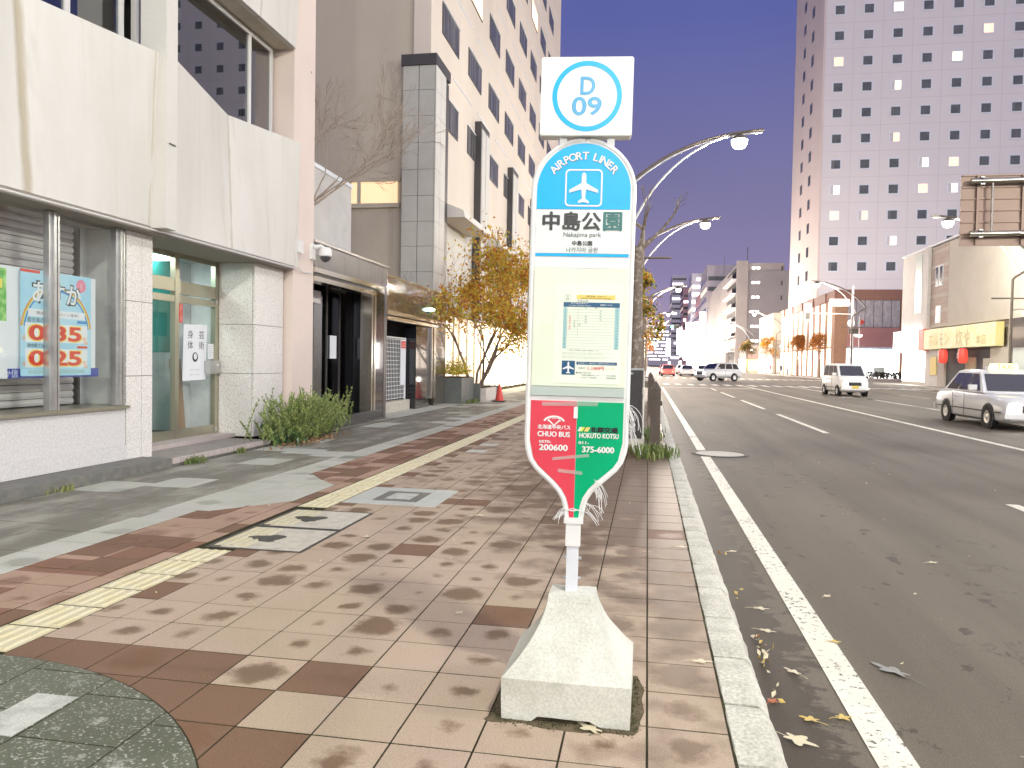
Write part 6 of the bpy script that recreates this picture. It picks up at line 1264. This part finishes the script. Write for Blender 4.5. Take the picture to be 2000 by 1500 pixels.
def car(name, label, group, loc, rotz, body, cabin, W_, wheels, wr, paint=M_CWHITE, lights='front', extra=None, plate=M_PLATE, detail=True):
    t = bpy.data.objects.new(name, None); COL.objects.link(t); tag(t, label, 'car', group)
    bd = loft(body).build('body', paint, t, smooth=True)
    # cabin: (y front-bottom, y front-top, y rear-top, y rear-bottom, z belt, z roof, half width belt, half width roof)
    yf, yt, yr, yb, zb, zr, wb_, wt = cabin
    c = MB(); A = [(-wb_, yf, zb), (wb_, yf, zb), (wb_, yb, zb), (-wb_, yb, zb)]; ym = (yt + yr) / 2
    T = [(-wt, yt, zr - .03), (wt, yt, zr - .03), (wt, yr, zr - .02), (-wt, yr, zr - .02)]; c.hexa(A, T); c.f.pop(1); c.mi.pop(1)
    i = len(c.v); c.v += [(-wt * .8, yt + .12, zr + .03), (wt * .8, yt + .12, zr + .03), (wt * .8, yr - .1, zr + .03), (-wt * .8, yr - .1, zr + .03)]; o_ = i - 4
    c.f += [[o_, o_ + 1, i + 1, i], [o_ + 1, o_ + 2, i + 2, i + 1], [o_ + 2, o_ + 3, i + 3, i + 2], [o_ + 3, o_, i, i + 3], [i, i + 1, i + 2, i + 3]]; c.mi += [0] * 5
    cb_ = c.build('cabin', paint, t, smooth=True)
    def lerp(a, b, k): return Vector(a).lerp(Vector(b), k)
    def pane(a, b, c_, d, n, nm, u0=.06, u1=.94, v0=.08, v1=.90):
        q = [lerp(lerp(a, b, u), lerp(d, c_, u), v) + Vector(n) * .012 for u, v in ((u0, v0), (u1, v0), (u1, v1), (u0, v1))]; MB().quad(*q).build(nm, M_CGL, cb_)
    pane(A[0], A[1], T[1], T[0], (0, -1, .3), 'windscreen'); pane(A[2], A[3], T[3], T[2], (0, 1, .3), 'rear_window')
    for s_, (a, b_, c_, d) in ((1, (A[1], A[2], T[2], T[1])), (-1, (A[3], A[0], T[0], T[3]))):
        for u0, u1 in ((.07, .37), (.40, .68), (.71, .93)): pane(a, b_, c_, d, (s_, 0, .1), 'side_window', u0, u1)
    for y in wheels:
        for s_ in (-1, 1):
            xw = s_ * (W_ - .19); w = bpy.data.objects.new('wheel', MB().lathe([(wr * .55, 0), (wr * .93, 0), (wr, .03), (wr, .17), (wr * .93, .2), (wr * .55, .2)], (0, 0, 0), 20, 'x').mesh('wheel', M_TYRE, smooth=True)); COL.objects.link(w); w.parent = t; w.location = (xw if s_ > 0 else xw - .2, y, wr); w.location.x = s_ * (W_ - .08) - .1
            rm = bpy.data.objects.new('rim', MB().lathe([(0, .0), (wr * .3, .01), (wr * .58, .0), (wr * .58, .2), (wr * .3, .19), (0, .2)], (0, 0, 0), 16, 'x').mesh('rim', M_RIM)); COL.objects.link(rm); rm.parent = w
            MB().lathe([(wr * 1.02, 0), (wr * 1.16, 0), (wr * 1.16, .03), (wr * 1.02, .03)], (s_ * (W_ - .002) - .015, y, wr), 20, 'x').build('wheel_arch', M_CBLK, bd) if detail else None
    zl = body[0][2] + (body[0][3] - body[0][2]) * .62; wl_ = body[0][1]; y0 = min(s[0] for s in body); y1 = max(s[0] for s in body)
    for s_ in (-1, 1):
        MB().box(s_ * wl_ * .62, s_ * wl_ * .93, y0 - .015, y0 + .10, zl - .085, zl + .085).build('headlight', E_HEAD if lights == 'front' else M_PLATE, t); MB().box(s_ * wl_ * .62, s_ * wl_ * .95, y1 - .08, y1 + .015, zl - .05, zl + .12).build('tail_light', E_TAIL if lights == 'rear' else M_PRED, t)
        MB().box(s_ * (wb_ + .02), s_ * (wb_ + .22), yf + .35, yf + .45, zb + .06, zb + .20).build('door_mirror', paint, t)
    MB().box(-wl_ * .5, wl_ * .5, y0 - .018, y0 + .05, zl - .10, zl + .07).build('grille', M_CBLK, t); MB().box(-W_ * .96, W_ * .96, y0 - .06, y0 + .12, body[0][2] + .03, body[0][2] + .16).build('front_bumper', paint if detail else M_CBLK, t); MB().box(-W_ * .96, W_ * .96, y1 - .1, y1 + .06, body[0][2] + .05, body[0][2] + .2).build('rear_bumper', paint, t)
    MB().box(-.17, .17, y0 - .07, y0 - .061, body[0][2] + .10, body[0][2] + .25).build('number_plate', plate, t)
    if detail:
        for yy in (cabin[0] + (cabin[3] - cabin[0]) * .40, cabin[0] + (cabin[3] - cabin[0]) * .69):
            for s_ in (-1, 1): MB().box(s_ * (W_ - .004), s_ * (W_ + .004), yy - .006, yy + .006, body[2][2] + .08, zb - .04).build('door_gap', M_CBLK, bd); MB().box(s_ * (W_ - .01), s_ * (W_ + .022), yy - .22, yy - .08, zb - .17, zb - .13).build('door_handle', paint, bd)
        for s_ in (-1, 1): MB().box(s_ * (W_ - .01), s_ * (W_ + .006), body[1][0], body[-2][0], .44, .47).build('side_moulding', M_CBLK, bd)
    if extra: extra(t, cb_)
    t.location = loc; t.rotation_euler = (0, 0, rotz); return t
def sedan(W_=.84): return [(0, W_ * .90, .28, .74, .07), (.12, W_ * .97, .2, .80, .07), (.9, W_, .18, .88, .08), (1.45, W_, .18, .93, .06), (3.4, W_, .18, .95, .05), (4.3, W_ * .99, .2, .93, .07), (4.58, W_ * .95, .24, .88, .08), (4.69, W_ * .9, .3, .80, .08)]
def taxi_extra(t, cb_):
    sgn_ = MB().prism([(-.34, 1.535), (.34, 1.535), (.30, 1.70), (-.30, 1.70)], 1.95, 2.15, 'y').build('roof_sign', emit('taxi_sign', (1., .85, .35), 1.6, (.9, .75, .3)), t); b = MB(); text(b, 'TAXI', 0, 1.615, 1.945, width=.40); b.build('lettering', M_INK, sgn_); MB().box(-.2, .2, 2.5, 2.72, 1.535, 1.62).build('roof_light', M_PWHITE, t)
    MB().box(.30, .62, 1.30, 1.302, .98, 1.06).build('dashboard_lamp', E_FL, t)
car('taxi', 'white taxi sedan with a lit yellow roof sign coming along the right lanes', None, (9.55, 20.9, RZ), 0, sedan(), (1.28, 1.90, 3.35, 4.05, .92, 1.50, .78, .62), .84, (.85, 3.65), .31, extra=taxi_extra)
kv = [(0, .64, .32, .88, .06), (.10, .70, .24, .98, .06), (.55, .735, .2, 1.04, .05), (.85, .74, .2, 1.06, .04), (3.2, .74, .2, 1.06, .03), (3.38, .72, .26, 1.02, .04)]
car('small_van', 'small white box van with bright headlights in front of the lit store', None, (10.75, 42.8, RZ), R(4), kv, (.42, 1.0, 3.2, 3.36, 1.03, 1.70, .71, .62), .74, (.60, 2.9), .28, plate=M_PLATEY)
suv = [(0, .80, .36, .98, .07), (.12, .88, .3, 1.06, .07), (.95, .92, .28, 1.12, .06), (1.4, .92, .28, 1.14, .05), (4.3, .92, .28, 1.14, .05), (4.6, .90, .32, 1.08, .06)]
car('white_suv', 'white four-wheel drive car with glaring headlights turning at the crossing', None, (4.9, 75.5, RZ), R(-52), suv, (1.15, 1.75, 4.1, 4.45, 1.12, 1.75, .86, .70), .92, (.9, 3.6), .37)
M_CRED = mat('car_rosy_paint', (.42, .10, .09), .3, coat=.5); M_CSIL = mat('car_silver_paint', (.45, .45, .47), .3, .3, coat=.5)
for (x, y, lab, pnt, lt_) in ((2.6, 100, 'red-lit car waiting beyond the far zebra crossing, nearest the kerb', M_CRED, 'rear'), (5.2, 104, 'pale car waiting behind the turning four-wheel drive', M_CSIL, 'rear'), (2.6, 118, 'second red-lit car in the left queue', M_CRED, 'rear'), (5.4, 124, 'silver car in the middle of the far queue', M_CSIL, 'rear'), (7.8, 112, 'white car just left of the turning four-wheel drive', M_CWHITE, 'rear'), (11.8, 128, 'oncoming car with headlights beyond the crossing', M_CWHITE, 'front'), (14.6, 150, 'oncoming car farther off with headlights', M_CSIL, 'front')):
    rot = math.pi if lt_ == 'rear' else 0
    car('queueing_car', lab, 'cars waiting beyond the crossing', (x, y + (4.7 if rot else 0), RZ), rot, sedan(), (1.28, 1.85, 3.3, 4.0, .92, 1.48, .78, .63), .84, (.85, 3.65), .31, pnt, lt_, None, M_PLATE, False)
# ================================================================== PEOPLE (far across the street)
def person(label, loc, rotz, top, legs, stride=.22, arm=.15):
    t = bpy.data.objects.new('person', None); COL.objects.link(t); tag(t, label, 'person')
    def skin(name, V, E_, Rr, m, sub=1):
        me = bpy.data.meshes.new(name); me.from_pydata(V, E_, []); o = bpy.data.objects.new(name, me); COL.objects.link(o); md = o.modifiers.new('s', 'SKIN'); sv = me.skin_vertices[0].data
        for q, r0 in zip(sv, Rr): q.radius = (r0, r0)
        sv[0].use_root = True; su = o.modifiers.new('u', 'SUBSURF'); su.levels = sub; su.render_levels = sub
        dg = bpy.context.evaluated_depsgraph_get(); dg.update(); me2 = bpy.data.meshes.new_from_object(o.evaluated_get(dg)); bpy.data.objects.remove(o); me2.materials.clear()
        return me2
    V = [(0, 0, .95), (0, 0, 1.15), (0, 0, 1.40), (0, -.01, 1.50), (0, -.02, 1.60), (0, -.02, 1.72), (.19, 0, 1.40), (.25, arm, 1.14), (.24, arm - .12, .90), (-.19, 0, 1.40), (-.25, -arm, 1.14), (-.24, -arm - .16, .92), (.10, 0, .90), (.11, -stride * .5, .50), (.11, -stride, .09), (.11, -stride - .15, .04), (-.10, 0, .90), (-.11, stride * .3, .50), (-.11, stride, .10), (-.11, stride - .14, .04)]
    Ed = [(0, 1), (1, 2), (2, 3), (3, 4), (4, 5), (2, 6), (6, 7), (7, 8), (2, 9), (9, 10), (10, 11), (0, 12), (12, 13), (13, 14), (14, 15), (0, 16), (16, 17), (17, 18), (18, 19)]
    Rr = [.15, .14, .15, .06, .10, .09, .075, .055, .04, .075, .055, .04, .10, .07, .05, .035, .10, .07, .05, .035]
    me = skin('body', V, Ed, Rr, None)
    for m in (top, legs, mat('skin_tone', (.50, .32, .24), .6), mat('dark_hair', (.02, .018, .016), .7)): me.materials.append(m)
    for p in me.polygons:
        c = p.center; p.material_index = 1 if c.z < .93 else (0 if c.z < 1.50 else (3 if c.z > 1.66 or c.y > .02 else 2)); p.use_smooth = True
    o = bpy.data.objects.new('body', me); COL.objects.link(o); o.parent = t; t.location = loc; t.rotation_euler = (0, 0, rotz); return t
M_CBLUE = mat('blue_jacket', (.03, .06, .28), .8); M_CGREY = mat('grey_coat', (.16, .15, .19), .8); M_CBLKC = mat('black_trousers', (.02, .02, .025), .8); M_CRD = mat('red_coat', (.4, .05, .05), .8)
person('person in a blue jacket walking before the lit brick arcade', (21.9, 101.5, 0), R(80), M_CBLUE, M_CBLKC)
person('person in dark blue beside the walker before the arcade', (22.5, 102, 0), R(60), mat('navy_coat', (.03, .04, .14), .8), M_CBLKC, .15)
person('person in a grey coat standing at the far zebra crossing', (21.6, 132, 0), R(10), M_CGREY, M_CBLKC, .06)
person('person in a pale top beside the grey coated one', (22.3, 130, 0), R(-30), M_FW, M_CGREY, .12); person('person in a red coat on the pavement before the flats', (22.6, 150, 0), R(0), M_CRD, M_CBLKC, .1)
